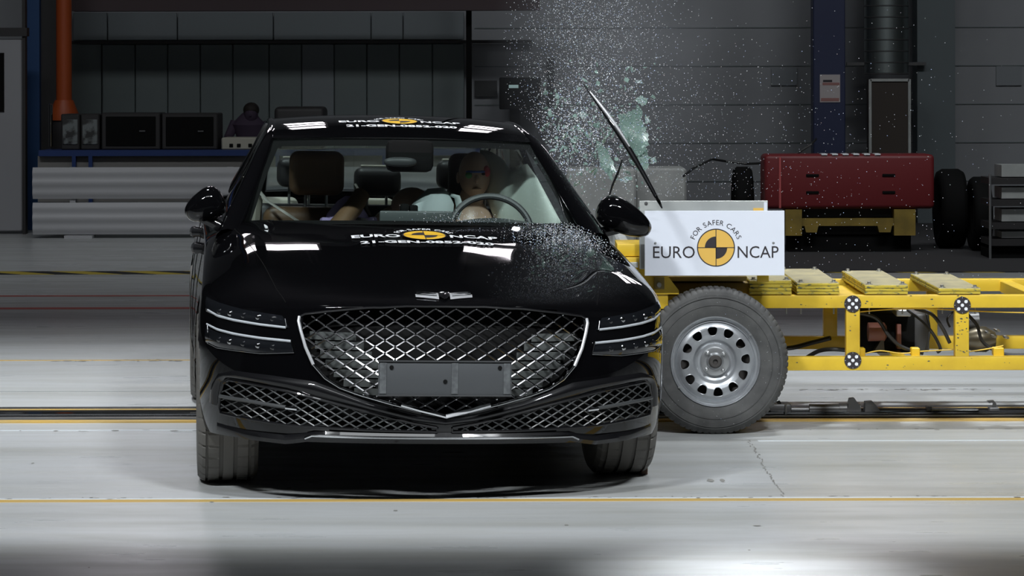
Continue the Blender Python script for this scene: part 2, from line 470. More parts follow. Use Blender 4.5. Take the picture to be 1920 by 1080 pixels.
floor_line(732, 733, gl_, name='trim_6', u1=380)
floor_line(575, 578, rl, name='trim_7', u1=900)
floor_line(552.5, 554, rl, name='trim_8', u1=900)
# black and yellow hazard tape far back
hz_m = bpy.data.materials.new('hazard_tape'); hz_m.use_nodes = True
nt = hz_m.node_tree; b = nt.nodes['Principled BSDF']
tc = nt.nodes.new('ShaderNodeTexCoord'); wv = nt.nodes.new('ShaderNodeTexWave'); wv.inputs['Scale'].default_value = 1.1; wv.bands_direction = 'DIAGONAL'
cr = nt.nodes.new('ShaderNodeValToRGB'); cr.color_ramp.interpolation = 'CONSTANT'
cr.color_ramp.elements[0].color = (0.02, 0.02, 0.02, 1); cr.color_ramp.elements[1].position = 0.5; cr.color_ramp.elements[1].color = (0.5, 0.38, 0.05, 1)
nt.links.new(tc.outputs['Object'], wv.inputs['Vector']); nt.links.new(wv.outputs[0], cr.inputs[0]); nt.links.new(cr.outputs[0], b.inputs['Base Color'])
floor_line(507, 513, hz_m, name='trim_9')
o = MB().box(1.1, RX1 - .1, 23.95, 32.9, 0.0, 0.006).build('trim_10', M['floor_dark'], smooth=False); o['kind'] = 'structure'  # darker area of floor at the back right
# the guide rail let into the floor
rm = empty('guide_rail', (0, 13.95, 0), label='long steel guide rail let into the floor, passing under the car and the trolley', cat='rail')
def ry(v): return F_PX * CAM_H / (v - V0) - 13.95
MB().box(RX0 + .1, RX1 - .1, ry(790), ry(765), 0.0, 0.004).build('rail_bed', M['rail'], rm, smooth=False)
for v0, v1, m, z in ((767, 768.5, yl, 0.006), (770, 774, M['black'], 0.006), (776, 778, M['chrome'], 0.012), (780, 783, M['black'], 0.006), (784.5, 786, M['steel2'], 0.012), (788, 791.5, yl, 0.007), (762, 765.5, M['plastic'], 0.003)):
    MB().box(RX0 + .1, RX1 - .1, ry(v1), ry(v0), 0.0, z).build('rail_strip', m, rm, smooth=False)

# panelled gate behind, grey
Yp = YW - 0.12
gate = empty('sliding_gate', (X(530, Yp), Yp, 0), label='wide grey panelled sliding gate across the back wall behind the car', cat='gate')
gx = X(530, Yp)
edges = [192, 254, 315, 376, 437, 505, 566, 627, 688, 749, 811, 871]
for i, (a, b_) in enumerate(zip(edges, edges[1:])):
    MB().rbox(X(a, Yp) - gx + .004, X(b_, Yp) - gx - .004, -0.03, 0.03, 0.0, Z(82, Yp), 0.008, 1).build('gate_panel', M['panel'] if i not in (6,) else M['panel2'], gate, smooth=False)
MB().box(X(135, Yp) - gx, X(190, Yp) - gx, -0.02, 0.03, 0.0, Z(82, Yp)).build('end_panel', M['panel'], gate, smooth=False)
MB().box(X(135, Yp) - gx, X(1000, Yp) - gx, -0.045, 0.05, Z(81, Yp), Z(75, Yp)).build('top_rail', M['darkbox'], gate, smooth=False)
ue = [137, 202, 333, 513, 696, 756, 871]
for i, (a, b_) in enumerate(zip(ue, ue[1:])):
    MB().rbox(X(a, Yp) - gx + .006, X(b_, Yp) - gx - .006, -0.02, 0.04, Z(74, Yp), Z(22, Yp), 0.006, 1).build('upper_panel', M['panel2'], gate, smooth=False)
Yb = 31.6
o = MB().box(X(135, Yb), X(1012, Yb), Yb, Yb + .3, Z(19, Yb), Z(-20, Yb)).build('overhead_beam', M['beam'], smooth=False)
tag(o, 'dark reddish overhead beam running along the top of the back wall', 'beam')
for q, (u0, u1, v0, m) in enumerate(((874, 884, 440, M['black']),)):
    o = MB().box(X(u0, 31.9), X(u1, 31.9), 31.9, 32.1, 0, RZ).build('column', m, smooth=False)
    tag(o, 'slim black column standing behind the car roof, right of the gate', 'column')
# left columns and door
Yc = 31.0
o = empty('blue_column', (X(62, Yc), Yc, 0), label='dark blue steel column at the far left, right of the pale door', cat='column')
MB().box(-.07, .07, 0, .18, 0, RZ).build('column_face', M['blue_col'], o, smooth=False)
MB().box(-.11, -.07, -.02, .2, 0, RZ).build('column_flange', M['darkbox'], o, smooth=False)
MB().box(.07, .24, .1, .2, 0, RZ).build('column_web', M['darkbox'], o, smooth=False)
Yc = 30.85
oc = empty('orange_column', (X(120, Yc), Yc, 0), label='orange painted round column with a flared foot at the left', cat='column')
MB().lathe([(0.085, 1.42), (0.085, RZ)], 'z', 24).build('column_shaft', M['orange_col'], oc)
MB().lathe([(0.0, 1.2), (0.16, 1.2), (0.16, 1.27), (0.10, 1.42), (0.0, 1.42)], 'z', 24).build('column_foot', M['orange_col'], oc)
MB().lathe([(0.0, 0), (0.14, 0), (0.14, 1.2), (0.0, 1.2)], 'z', 24).build('column_plinth', M['darkbox'], oc)
Yd = 30.2
dr = empty('door_1', (X(10, Yd), Yd, 0)); dr['kind'] = 'structure'
MB().rbox(-0.7, X(41, Yd) - X(10, Yd), 0, .06, 0.03, Z(71, Yd), .01, 1).build('door_leaf', M['door'], dr, smooth=False)
MB().box(-0.5, X(8, Yd) - X(10, Yd), -.01, .0, Z(208, Yd), Z(97, Yd)).build('door_window', M['black'], dr, smooth=False)
MB().box(X(42, Yd) - X(10, Yd), X(48, Yd) - X(10, Yd), -.02, .1, 0, RZ).build('door_frame', M['darkbox'], dr, smooth=False)
MB().box(-0.9, X(52, Yd) - X(10, Yd), -.05, .1, Z(66, Yd), Z(50, Yd)).build('door_track', M['darkbox'], dr, smooth=False)
Ym = 30.3
o = MB().lathe([(0, .93), (.022, .93), (.022, Z(194, Ym)), (0, Z(194, Ym) + .01)], 'z', 16, (X(95, Ym), Ym, 0)).build('steel_post', M['chrome'])
tag(o, 'short bright steel post standing left of the grey machines', 'post')

# bench with blue edge and things on it
Yn = 29.9
be = empty('workbench', (X(275, Yn), Yn, 0), label='long workbench with a blue edge behind the white crash rails', cat='bench')
bx = X(275, Yn)
MB().box(X(72, Yn) - bx, X(900, Yn) - bx, 0, .62, Z(291, Yn), Z(280, Yn)).build('bench_top', M['navy'], be, smooth=False)
MB().box(X(68, Yn) - bx, X(900, Yn) - bx, 0.08, 0.12, 0.35, Z(291, Yn)).build('back_board', M['board'], be, smooth=False)
for u in (138, 169, 520, 720):
    MB().box(X(u, Yn) - bx - .02, X(u, Yn) - bx + .02, 0.0, 0.06, 0.0, Z(291, Yn)).build('leg', M['navy'], be, smooth=False)
bz = Z(280, Yn)
def bench_box(name, u0, u1, v0, m, label, cat, dy=0.2, v1=280, extra=None, dp=.5):
    Yq = Yn + dy
    o = empty(name, (X((u0 + u1) / 2, Yq), Yq, Z(v1, Yn)), label=label, cat=cat)
    hw = X(u1, Yq) - X((u0 + u1) / 2, Yq)
    MB().rbox(-hw, hw, 0, dp, 0, Z(v0, Yq) - Z(v1, Yn), .012, 1).build('case', m, o, smooth=False)
    if extra: extra(o, hw, Z(v0, Yq) - Z(v1, Yn))
    return o
def face_panel(o, hw, h):
    MB().rbox(-hw * .8, hw * .8, -.012, 0.004, h * .15, h * .85, .004, 1).build('front_panel', M['greybox'], o, smooth=False)
bench_box('machine', 114, 149, 212, M['darkbox'], 'small grey machine nearest the orange column on the workbench', 'machine', extra=face_panel)
bench_box('machine', 151, 186, 212, M['darkbox'], 'small grey machine second from the orange column on the workbench', 'machine', extra=face_panel)
def handle_panel(o, hw, h):
    MB().rbox(-hw * .85, hw * .85, -.01, 0.004, h * .1, h * .9, .004, 1).build('door', M['black'], o, smooth=False)
    MB().tube([(hw * .3, -.02, h * .5), (hw * .5, -.02, h * .5)], .01, 6).build('handle', M['dark_metal'], o)
bench_box('cabinet', 190, 300, 210, M['darkbox'], 'black equipment cabinet on the bench right of the grey machines', 'cabinet', extra=handle_panel)
bench_box('cabinet', 303, 408, 211, M['darkbox'], 'black equipment cabinet on the bench nearest the car windscreen', 'cabinet', extra=handle_panel)
bench_box('crate', 415, 480, 257, M['cream'], 'low pale crate on the bench in front of the person', 'crate', dy=0.1,
          extra=lambda o, hw, h: [MB().rbox(x - .02, x + .02, -.01, .01, h * .2, h * .5, .004, 1).build('slot', M['black'], o, smooth=False) for x in (-.08, 0.0, .12)])
# person stooping behind the bench
pY = 31.3
px, ph = X(470, pY), Z(193, pY)
pr = MB()
pts = [(px - .02, pY, 0.0), (px - .02, pY, .45), (px - .02, pY, .85), (px, pY - .02, 1.02), (px - .02, pY - .03, 1.15), (px, pY - .04, 1.24), (px + .01, pY - .05, 1.29)]
pr.tube(pts, [.13, .14, .17, .16, .19, .10, .055], 16, squash=.7)
pr.ell((px + .01, pY - .06, ph - .12), (.078, .095, .115), 20)
pr.ell((px + .01, pY - .155, ph - .13), (.014, .02, .02), 8)
for sx in (-1, 1):
    pr.tube([(px + sx * .17, pY - .02, 1.17), (px + sx * .24, pY - .08, 1.0), (px + sx * .2, pY - .3, .95), (px + sx * .12, pY - .42, .95)], [.055, .05, .042, .032], 10)
    for k in range(4):
        pr.tube([(px + sx * (.10 + .02 * k), pY - .42, .95), (px + sx * (.10 + .02 * k), pY - .48, .945), (px + sx * (.10 + .018 * k), pY - .50, .93)], [.009, .008, .006], 6)
    pr.tube([(px + sx * .09, pY - .42, .95), (px + sx * .07, pY - .45, .955)], [.01, .008], 6)
po = pr.build('person', M['shirt'])
tag(po, 'person in a dark purple top leaning over the bench behind the car', 'person')
hr = MB().ell((px + .01, pY - .045, ph - .07), (.09, .105, .085), 16).build('hair', M['hair'], po)
o = MB().rbox(X(516, 30.1), X(610, 30.1), 29.95, 30.45, Z(279.5, Yn), Z(199, 30.1), .05, 3).build('roll_case', M['darkbox'])
tag(o, 'dark rounded case standing on the bench behind the left edge of the car roof', 'case')

# white W-profile crash rails
Yg = 29.4
def wrail(v0, v1, label):
    z1, z0 = Z(v0, Yg), Z(v1, Yg)
    x0, x1 = X(61, Yg), X(930, Yg)
    o = empty('crash_rail', (x0, Yg, 0), label=label, cat='rail')
    prof = []
    for i in range(25):
        t = i / 24
        prof.append((z0 + (z1 - z0) * t, -0.014 * (0.5 - 0.5 * math.cos(2 * PI * t * 3.0)) - .02 * math.sin(PI * t) ))
    rows = [[(xx, p[1], p[0]) for p in prof] for xx in (0, x1 - x0)]
    mb = MB().grid(rows)
    mb.grid([[(xx, p[1] + .006, p[0]) for p in prof] for xx in (0, x1 - x0)])
    mb.build('rail_sheet', M['barrier'], o)
    return o
wrail(312, 371, 'upper white ribbed crash rail along the wall behind the car')
wrail(378, 438, 'lower white ribbed crash rail just above the floor behind the car')
for i, u in enumerate((135, 430, 700)):
    o = MB().box(X(u, Yg) - .03, X(u, Yg) + .03, Yg + .02, Yg + .1, 0, Z(312, Yg)).box(X(u, Yg) - .07, X(u, Yg) + .22, Yg - .1, Yg + .15, 0, .03).build('rail_post', M['barrier'], smooth=False)
    tag(o, ['white post carrying the crash rails at their left end', 'white post carrying the crash rails behind the left mirror', 'white post carrying the crash rails behind the rear window'][i], 'post', 'posts of the crash rails')

# right half of the back wall
for i, v in enumerate((52, 124, 196, 268, 340)):
    o = MB().box(X(890, YW), RX1 - .1, YW - .012, YW, Z(v + 1.5, YW), Z(v, YW)).build('trim_%d' % (11 + i), M['panel'], smooth=False); o['kind'] = 'structure'
Yc = 31.8
bc = empty('wide_blue_column', (X(1555, Yc), Yc, 0), label='wide dark blue column with a poster behind the red barrier', cat='column')
MB().rbox(X(1525, Yc) - X(1555, Yc), X(1585, Yc) - X(1555, Yc), 0, .3, 0, RZ, .01, 1).build('column_body', mat('dark_blue_violet', (0.035, 0.045, 0.11), 0.5), bc, smooth=False)
ps = MB().box(X(1537, Yc), X(1575, Yc), Yc - .012, Yc - .002, Z(193, Yc), Z(141, Yc)).build('poster', M['poster'], smooth=False)
tag(ps, 'pale notice with red bands fixed to the wide blue column', 'poster')
MB().box(X(1542, Yc), X(1574, Yc), Yc - .015, Yc - .012, Z(161, Yc), Z(156, Yc)).box(X(1539, Yc), X(1573, Yc), Yc - .015, Yc - .012, Z(191, Yc), Z(185, Yc)).build('printed_band', M['poster_r'], ps, smooth=False)
MB().box(X(1543, Yc), X(1560, Yc), Yc - .015, Yc - .012, Z(155, Yc), Z(151, Yc)).build('printed_heading', M['ink'], ps, smooth=False)
Yt = 31.9
du = empty('duct', (X(1662, Yt), Yt, 0), label='large ribbed metal duct rising above the dark cabinet on the right', cat='duct')
rd = X(1703, Yt) - X(1662, Yt)
MB().lathe([(rd, 1.70), (rd, RZ - .02)], 'z', 40).build('duct_pipe', M['duct'], du)
z = Z(140, Yt)
k = 0
while z < 3.2:
    MB().lathe([(rd, z - .008), (rd + .006, z - .004), (rd + .006, z + .004), (rd, z + .008)], 'z', 40).build('duct_seam', M['dark_metal'], du)
    z += 0.127
for sx in (-1, 1):
    MB().box(sx * rd * 1.0 - .0, sx * (rd + .2), -.02, .05, Z(124, Yt), Z(118, Yt)).build('duct_bracket', M['dark_metal'], du, smooth=False)
Yx = 31.4
cb = empty('tall_cabinet', (X(1668, Yx), Yx, 0), label='tall dark brown cabinet with a pale frame below the ribbed duct', cat='cabinet')
hw = X(1704, Yx) - X(1668, Yx)
MB().box(-hw, hw, 0, .35, 0, Z(150, Yx)).build('cabinet_body', mat('dark_brown_board', (0.05, 0.038, 0.03), .6), cb, smooth=False)
mb = MB().box(-hw - .02, -hw + .01, -.02, 0, 0, Z(150, Yx)).box(hw - .01, hw + .02, -.02, 0, 0, Z(150, Yx)).box(-hw, hw, -.02, 0, Z(154, Yx), Z(149, Yx))
mb.build('cabinet_frame', M['alu'], cb, smooth=False)
o = MB().box(X(1720, 32), X(1791, 32), 32, 32.4, 0, RZ).build('grey_column', mat('grey_green_column', (0.13, 0.155, 0.165), .6), smooth=False)
tag(o, 'broad grey column right of the ribbed duct', 'column')
def frame_on_wall(u0, u1, v0, v1, label):
    o = MB().box(X(u0, YW), X(u1, YW), YW - .03, YW - .002, Z(v1, YW), Z(v0, YW)).build('wall_notice', mat('faded_notice', (.27, .29, .31), .6), smooth=False)
    tag(o, label, 'notice'); return o
frame_on_wall(1446, 1494, 128, 161, 'faint grey notice on the wall left of the blue column')
frame_on_wall(1867, 1915, 126, 162, 'faint grey notice on the wall at the far right edge')
o = MB().box(X(890, YW), X(932, YW), YW - .05, YW - .002, Z(181, YW), Z(151, YW)).build('wall_vent', M['plastic'], smooth=False)
tag(o, 'small grey wall grille right of the slim black column', 'vent')
Yk = 32.2
bx_ = empty('hanging_cabinet', (X(975, Yk), Yk, Z(205, Yk)), label='black cabinet with a small lit display on a black stand, behind the glass cloud', cat='cabinet')
hw = X(1014, Yk) - X(975, Yk)
MB().rbox(-hw, hw, 0, .5, 0, Z(145, Yk) - Z(205, Yk), .01, 1).build('case', M['black'], bx_, smooth=False)
MB().box(X(954, Yk) - X(975, Yk), X(972, Yk) - X(975, Yk), -.01, 0, Z(165, Yk) - Z(205, Yk), Z(159, Yk) - Z(205, Yk)).build('display', M['led'], bx_, smooth=False)
MB().box(-.12, .0, .1, .4, -Z(205, Yk), 0).build('stand', M['black'], bx_, smooth=False)
MB().box(X(1025, Yk) - X(975, Yk), X(1040, Yk) - X(975, Yk), .1, .3, .0, Z(110, Yk) - Z(205, Yk)).build('side_post', M['black'], bx_, smooth=False)
# concrete blocks behind the glass cloud
Yq = 27.5
for u0, u1, v0, dy, lb in ((1062, 1192, 317, 0, 'pale concrete block behind the glass cloud, right of the car roof pillar'), (1193, 1290, 318, .3, 'grey block behind the aluminium plate, right of the pale concrete block')):
    o = MB().rbox(X(u0, Yq), X(u1, Yq), Yq + dy, Yq + dy + .8, 0, Z(v0, Yq), .02, 1).build('concrete_block', M['concrete'], smooth=False); tag(o, lb, 'block')
cb_pts = [at(1281, 331, 27.4), at(1300, 316, 27.6), at(1335, 299, 28), at(1360, 303, 28.2), at(1400, 308, 28.2), at(1450, 306, 28), at(1490, 292, 27.5), at(1520, 272, 27.5), at(1530, 262, 31.7)]
o = MB().tube([p for p in cb_pts], .012, 8).build('hanging_cable', M['cable']); tag(o, 'thin cable sagging from the grey block over the red barrier', 'cable')

# red plastic barrier on a yellow pallet frame
Yr = 26.6
rb = empty('red_barrier', (X(1592, Yr), Yr, 0), label='long red plastic water barrier resting on the yellow support frame', cat='barrier')
x0, x1 = X(1433, Yr) - X(1592, Yr), X(1752, Yr) - X(1592, Yr)
MB().rbox(x0, x1, 0, .5, Z(393, Yr), Z(291, Yr), .04, 3).build('barrier_body', M['red_b'], rb)
for u, v in ((1523, 330), (1666, 330), (1523, 362), (1666, 362)):
    MB().rbox(X(u, Yr) - X(1592, Yr) - .06, X(u, Yr) - X(1592, Yr) + .06, -.01, .02, Z(v + 2.5, Yr), Z(v - 2.5, Yr), .004, 1).build('slot', M['black'], rb, smooth=False)
MB().tube([(X(1462, Yr) - X(1592, Yr), -.008, Z(391, Yr)), (X(1462, Yr) - X(1592, Yr), -.008, Z(296, Yr))], .012, 6).build('seam_rib', mat('paler_red', (.55, .12, .12), .4), rb)
mb = MB()
for k in range(6):
    mb.box(X(1540 + 20 * k, Yr) - X(1592, Yr), X(1551 + 20 * k, Yr) - X(1592, Yr), .0, .2, Z(292, Yr), Z(289.5, Yr))
mb.build('white_marks', M['decal_w'], rb, smooth=False)
ys = empty('support_frame', (X(1592, Yr), Yr, 0), label='dull yellow steel support frame under the red barrier', cat='frame')
q = lambda u: X(u, Yr) - X(1592, Yr)
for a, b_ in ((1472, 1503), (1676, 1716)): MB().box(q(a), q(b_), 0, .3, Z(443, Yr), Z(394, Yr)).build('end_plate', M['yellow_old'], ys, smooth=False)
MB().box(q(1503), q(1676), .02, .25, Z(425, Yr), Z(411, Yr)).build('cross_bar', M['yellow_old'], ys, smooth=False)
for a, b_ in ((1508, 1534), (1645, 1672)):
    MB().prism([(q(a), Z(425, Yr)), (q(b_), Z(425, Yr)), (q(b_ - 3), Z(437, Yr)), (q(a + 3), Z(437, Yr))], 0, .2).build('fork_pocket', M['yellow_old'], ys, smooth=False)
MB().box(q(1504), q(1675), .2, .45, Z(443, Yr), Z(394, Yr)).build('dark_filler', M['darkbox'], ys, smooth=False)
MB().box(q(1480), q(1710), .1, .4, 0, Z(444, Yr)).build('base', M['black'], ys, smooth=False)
for (u0, u1, v0, v1, Yq, lb) in ((1378, 1414, 315, 440, 27.2, 'dark tyre standing left of the red barrier'), (1764, 1815, 320, 440, 27.0, 'dark tyre standing just right of the red barrier'), (1827, 1862, 335, 452, 26.6, 'dark tyre standing beside the steel rack at the right')):
    rr = (Z(v0, Yq)) / 2; wd = X(u1, Yq) - X(u0, Yq)
    rim = []
    n = 9
    prof = [(rr * .55, -wd / 2 * .6), (rr * .75, -wd / 2), (rr * .93, -wd / 2 * .95), (rr, -wd / 2 * .6), (rr * 1.0, 0), (rr, wd / 2 * .6), (rr * .93, wd / 2 * .95), (rr * .75, wd / 2), (rr * .55, wd / 2 * .6), (rr * .55, -wd / 2 * .6)]
    o = MB().lathe(prof, 'x', 32, (X((u0 + u1) / 2, Yq), Yq + .3, rr)).build('spare_tyre', M['black'], angle=60); tag(o, lb, 'tyre')
    MB().lathe([(0, -wd * .2), (rr * .56, -wd * .2), (rr * .56, wd * .2), (0, wd * .2)], 'x', 24, (X((u0 + u1) / 2, Yq), Yq + .3, rr)).build('rim', M['darkbox'], o)
# steel rack at the right edge
Ys = 25.6
rk = empty('steel_rack', (X(1900, Ys), Ys, 0), label='low steel rack with pale shelves cut by the right edge', cat='rack')
q = lambda u: X(u, Ys) - X(1900, Ys)
MB().tube([(q(1856), 0, Z(495, Ys)), (q(1856), 0, Z(328, Ys))], .012, 8).build('leg', M['steel2'], rk)
MB().tube([(q(2010), 0, Z(495, Ys)), (q(2010), 0, Z(328, Ys))], .012, 8).build('leg', M['steel2'], rk)
for v0, v1 in ((312, 334), (354, 375), (395, 418), (437, 449)):
    MB().box(q(1881), q(2000), .1, .5, Z(v1, Ys), Z(v0, Ys)).build('tray', M['alu'], rk, smooth=False)
    MB().box(q(1858), q(2010), .05, .6, Z(v1 + 14, Ys), Z(v1 + 2, Ys)).build('shelf', M['darkbox'], rk, smooth=False)
MB().box(q(1858), q(2010), .1, .6, 0, Z(470, Ys)).build('plinth', M['black'], rk, smooth=False)

# ceiling lamps far behind, mirrored in the roof and bonnet
def rear_lamp(x, z, sx, sz, label):
    o = empty('rear_lamp', (x, 25.0, z), (R(-24), 0, 0), label=label, cat='lamp')
    MB().box(-sx / 2, sx / 2, 0, .01, -sz / 2, sz / 2).build('lamp_panel', M['lamp'], o, smooth=False)
    MB().box(-sx / 2 - .04, sx / 2 + .04, .01, .12, -sz / 2 - .04, sz / 2 + .04).build('lamp_housing', M['darkbox'], o, smooth=False)
    MB().tube([(0, .1, 0), (0, .1 + (RZ - z) * .4, RZ - z)], .015, 6).build('lamp_hanger', M['darkbox'], o)
    return o
for x, sx, nm in ((-3.5, .8, 'leftmost'), (-2.2, .5, 'second from left'), (-.05, .42, 'third from left'), (2.9, .9, 'rightmost')):
    rear_lamp(x, 6.10, sx, .60, 'bright rectangular lamp of the upper row behind the car, %s' % nm)
    rear_lamp(x, 4.70, sx, .46, 'unseen added lamp of the lowest row behind the car, %s' % nm)  # extra row, added so the roof mirrors a second strip
    rear_lamp(x, 5.36, sx, .44, 'bright rectangular lamp of the middle row behind the car, %s' % nm)
# flood lamp hoods over the test area
for fx, fy, fz, k in FLOODS:
    ax = Vector((0, math.cos(R(44.8)), -math.sin(R(44.8)))); up = Vector((0, math.sin(R(44.8)), math.cos(R(44.8))))
    o = empty('flood_lamp', (fx, fy, fz), label='wide hooded flood lamp hung in front of the car, %s of the pair' % ('left' if fx < 0 else 'right'), cat='lamp')
    Ln, h0, off = 1.5, .10, 0.0
    def door(sgn, ang):
        d = (ax * math.cos(ang) + up * sgn * math.sin(ang)) * Ln
        p0 = up * sgn * h0
        vs = [p0 + Vector((-1.2, 0, 0)), p0 + Vector((1.2, 0, 0)), p0 + d + Vector((1.6, 0, 0)), p0 + d + Vector((-1.6, 0, 0))]
        t = up * sgn * .01
        MB().add([tuple(v) for v in vs] + [tuple(v + t) for v in vs], [(0, 1, 2, 3), (7, 6, 5, 4), (0, 4, 5, 1), (2, 6, 7, 3), (1, 5, 6, 2), (0, 3, 7, 4)]).build('lamp_door', M['black'], o, smooth=False)
    door(1, R(9.3)); door(-1, R(9.3))
    MB().box(-1.2, 1.2, -.12, -.05, -.1, .12).build('lamp_body', M['darkbox'], o, smooth=False)

# ================================================================== THE CAR
# local frame: origin on the floor under the front axle, x to the picture's right, y towards the boot
car = empty('car', (-0.455, 11.7, 0), (0, 0, R(7.3)), label='black saloon car with diamond mesh grille, struck from the right by the yellow trolley', cat='car')
ROLL = R(1.15)
def body(o):
    """parts carried by the springs share the slight lean of the body"""
    o.rotation_euler = (0, ROLL, 0)
    return o
CAR = car; ROLL_A = ROLL
def sub(name):
    e = empty(name); e.parent = car; e.rotation_euler = (0, ROLL, 0); return e
N_E = 2.35
ZS = [(-.95, .755), (-.80, .755), (-.70, .735), (-.55, .725), (-.35, .735), (-.1, .775), (.3, .835), (.8, .885), (1.5, .91), (3.0, .94), (4.0, .93), (4.2, .90)]
def zs(y): return sinterp(y, ZS)
def zb(y): return interp(y, [(-.9, .238), (-.6, .228), (-.3, .225), (.4, .2), (3.4, .22), (3.7, .26), (4.2, .28)])
def wz(z): return sinterp(z, [(.2, .905), (.26, .926), (.34, .940), (.46, .944), (.6, .944), (.75, .928), (.95, .895)])
def yf(z): return sinterp(z, [(.2, -.79), (.27, -.835), (.36, -.865), (.46, -.872), (.6, -.858), (.7, -.83), (.78, -.795)])
def outline(sig, t):
    """plan outline point; sig in 0..1 front corner, 1..2 side, 2..3 rear corner"""
    if sig <= 1:
        a = sig * PI / 2
        cx, cy = math.sin(a) ** (2 / N_E), math.cos(a) ** (2 / N_E) if sig < 1 else 0.0
        y0 = -.17
        y = y0 - .80 * cy
        z = lerp(zb(y), zs(y), t)
        y = y0 - (y0 - yf(z)) * cy
        z = lerp(zb(y), zs(y), t)
        return Vector((wz(z) * cx, y, z))
    if sig <= 2:
        y = lerp(-.17, 3.35, sig - 1)
        z = lerp(zb(y), zs(y), t)
        ww = wz(z) - .006 * math.sin(PI * max(0, min(1, (y - .5) / 2.3))) * (1 if z < .7 else .3)
        return Vector((ww, y, z))
    a = (sig - 2) * PI / 2
    cx, cy = math.cos(a) ** (2 / N_E) if sig < 3 else 0.0, math.sin(a) ** (2 / N_E)
    y = 3.35 + .77 * cy; z = lerp(zb(y), zs(y), t)
    return Vector((wz(z) * cx, y, z))
def zc(y): return sinterp(y, [(-.9, .745), (-.80, .768), (-.72, .790), (-.55, .824), (-.3, .868), (-.1, .902), (.1, .935), (.3, .964), (.52, .995), (.8, 1.02), (1.2, 1.0), (3.2, 1.02), (3.4, 1.045), (3.9, 1.03), (4.15, .99)])
def ridge(x, y):
    if y > .7: return 0
    xl = .085 + .165 * (y + .72)
    d = (abs(x) - xl) / .035
    s_ = 1 / (1 + math.exp(max(-30, min(30, d * 3))))
    fade = max(0, min(1, (y + .78) / .25)) * max(0, min(1, (.75 - y) / .3))
    return .006 * s_ * fade
def G(x, y, xs_, zsh):
    k = interp(y, [(-.85, 2.0), (-.6, 2.3), (-.2, 3.6), (.6, 4.4), (3.0, 4.4), (4.0, 3.0)])
    r_ = min(1.0, abs(x) / max(xs_, 1e-4))
    c = zc(y)
    fb = .012 * math.exp(-((abs(x) - .72) / .10) ** 2) * interp(y, [(-.6, 0), (-.2, 1), (.8, 1), (1.2, 0)])
    edge = (1 - r_ ** 14)
    return zsh + (c - zsh) * (1 - r_ ** k) ** (1 / 1.9) + (ridge(x, y) + fb) * edge
sigs = [0.0] + [1 - math.cos(i / 44 * PI / 2) * 1.0 for i in range(1, 44)]
sigs = [i / 48 for i in range(48)] + [1 + i / 96 for i in range(96)] + [2 + i / 24 for i in range(25)]
NT, NU = 22, 30
rows_side = [[outline(sg, j / NT) for j in range(NT + 1)] for sg in sigs]
rows_top = []
for r_ in rows_side:
    p = r_[-1]
    rows_top.append([Vector((p.x * math.sin(PI / 2 * (1 - j / NU)) ** 1.0, p.y, G(p.x * math.sin(PI / 2 * (1 - j / NU)), p.y, p.x, p.z))) for j in range(NU + 1)])
full = MB()
for sx in (1, -1):
    full.grid([[(v.x * sx, v.y, v.z) for v in (a + b_[1:])] for a, b_ in zip(rows_side, rows_top)])
def tri_bvh(mb):
    return BVHTree.FromPolygons([Vector(v) for v in mb.v], mb.f)
FB = tri_bvh(full)
def front(x, z, off=0.0):
    h = FB.ray_cast(Vector((x, -3, z)), Vector((0, 1, 0)))
    if h[0] is None:
        h = FB.find_nearest(Vector((x, -.5, z)))
    n = h[1]
    if n.y > 0: n = -n
    return h[0] + n * off
def top(x, y, off=0.0):
    h = FB.ray_cast(Vector((x, y, 3)), Vector((0, 0, -1)))
    if h[0] is None: h = FB.find_nearest(Vector((x, y, .9)))
    n = h[1]
    if n.z < 0: n = -n
    return h[0] + n * off

# outlines seen from the front, in metres (x, z)
def mirror(poly): return poly + [(-x, z) for x, z in reversed(poly) if abs(x) > 1e-6]
half = [(0, .762), (.15, .760), (.30, .752), (.45, .735), (.535, .722), (.553, .712), (.556, .695), (.548, .66), (.530, .60), (.500, .535), (.455, .485), (.40, .452), (.33, .428), (.22, .398), (.10, .368), (0, .345)]
GR = mirror(half)
lg_half = [(.03, .302), (.12, .318), (.30, .362), (.46, .400), (.60, .430), (.74, .447), (.815, .452), (.838, .435), (.848, .39), (.852, .345), (.845, .318), (.60, .298), (.30, .290), (.03, .286)]
LGL, LGR = [(-x, z) for x, z in lg_half], lg_half
def hood_edge(y): return interp(y, [(-.8, .56), (-.7, .60), (-.5, .64), (0, .70), (.6, .775), (.9, .79)])
shell, hood = MB(), MB()
shell.v = list(full.v); hood.v = list(full.v)
for f in full.f:
    c = sum((Vector(full.v[i]) for i in f), Vector()) / len(f)
    xa = abs(c.x)
    if c.y < -.5 and (inside((c.x, c.z), GR)): continue
    if c.y < -.3 and (inside((c.x, c.z), LGL) or inside((c.x, c.z), LGR)): continue
    if xa > .60 and c.z < .80 and c.y > -.335 and ((c.y - 0) ** 2 + (c.z - .35) ** 2 < .385 ** 2 or (c.y - 3.01) ** 2 + (c.z - .35) ** 2 < .385 ** 2): continue
    if c.z > .93 and xa < .775 and .60 + .26 * (c.x / .75) ** 2 < c.y < 3.34: continue
    if c.z > zs(c.y) + .012 and xa < hood_edge(c.y) and c.y < .9 and c.z > .765: hood.f.append(f)
    else: shell.f.append(f)
nb_me = bpy.data.meshes.new('t'); nb_me.from_pydata(full.v, [], full.f)
bm = bmesh.new(); bm.from_mesh(nb_me); bmesh.ops.remove_doubles(bm, verts=bm.verts[:], dist=.0005); bm.normal_update()
bmesh.ops.recalc_face_normals(bm, faces=bm.faces[:]); bm.normal_update()
from mathutils.kdtree import KDTree
kd = KDTree(len(bm.verts)); NRM = []
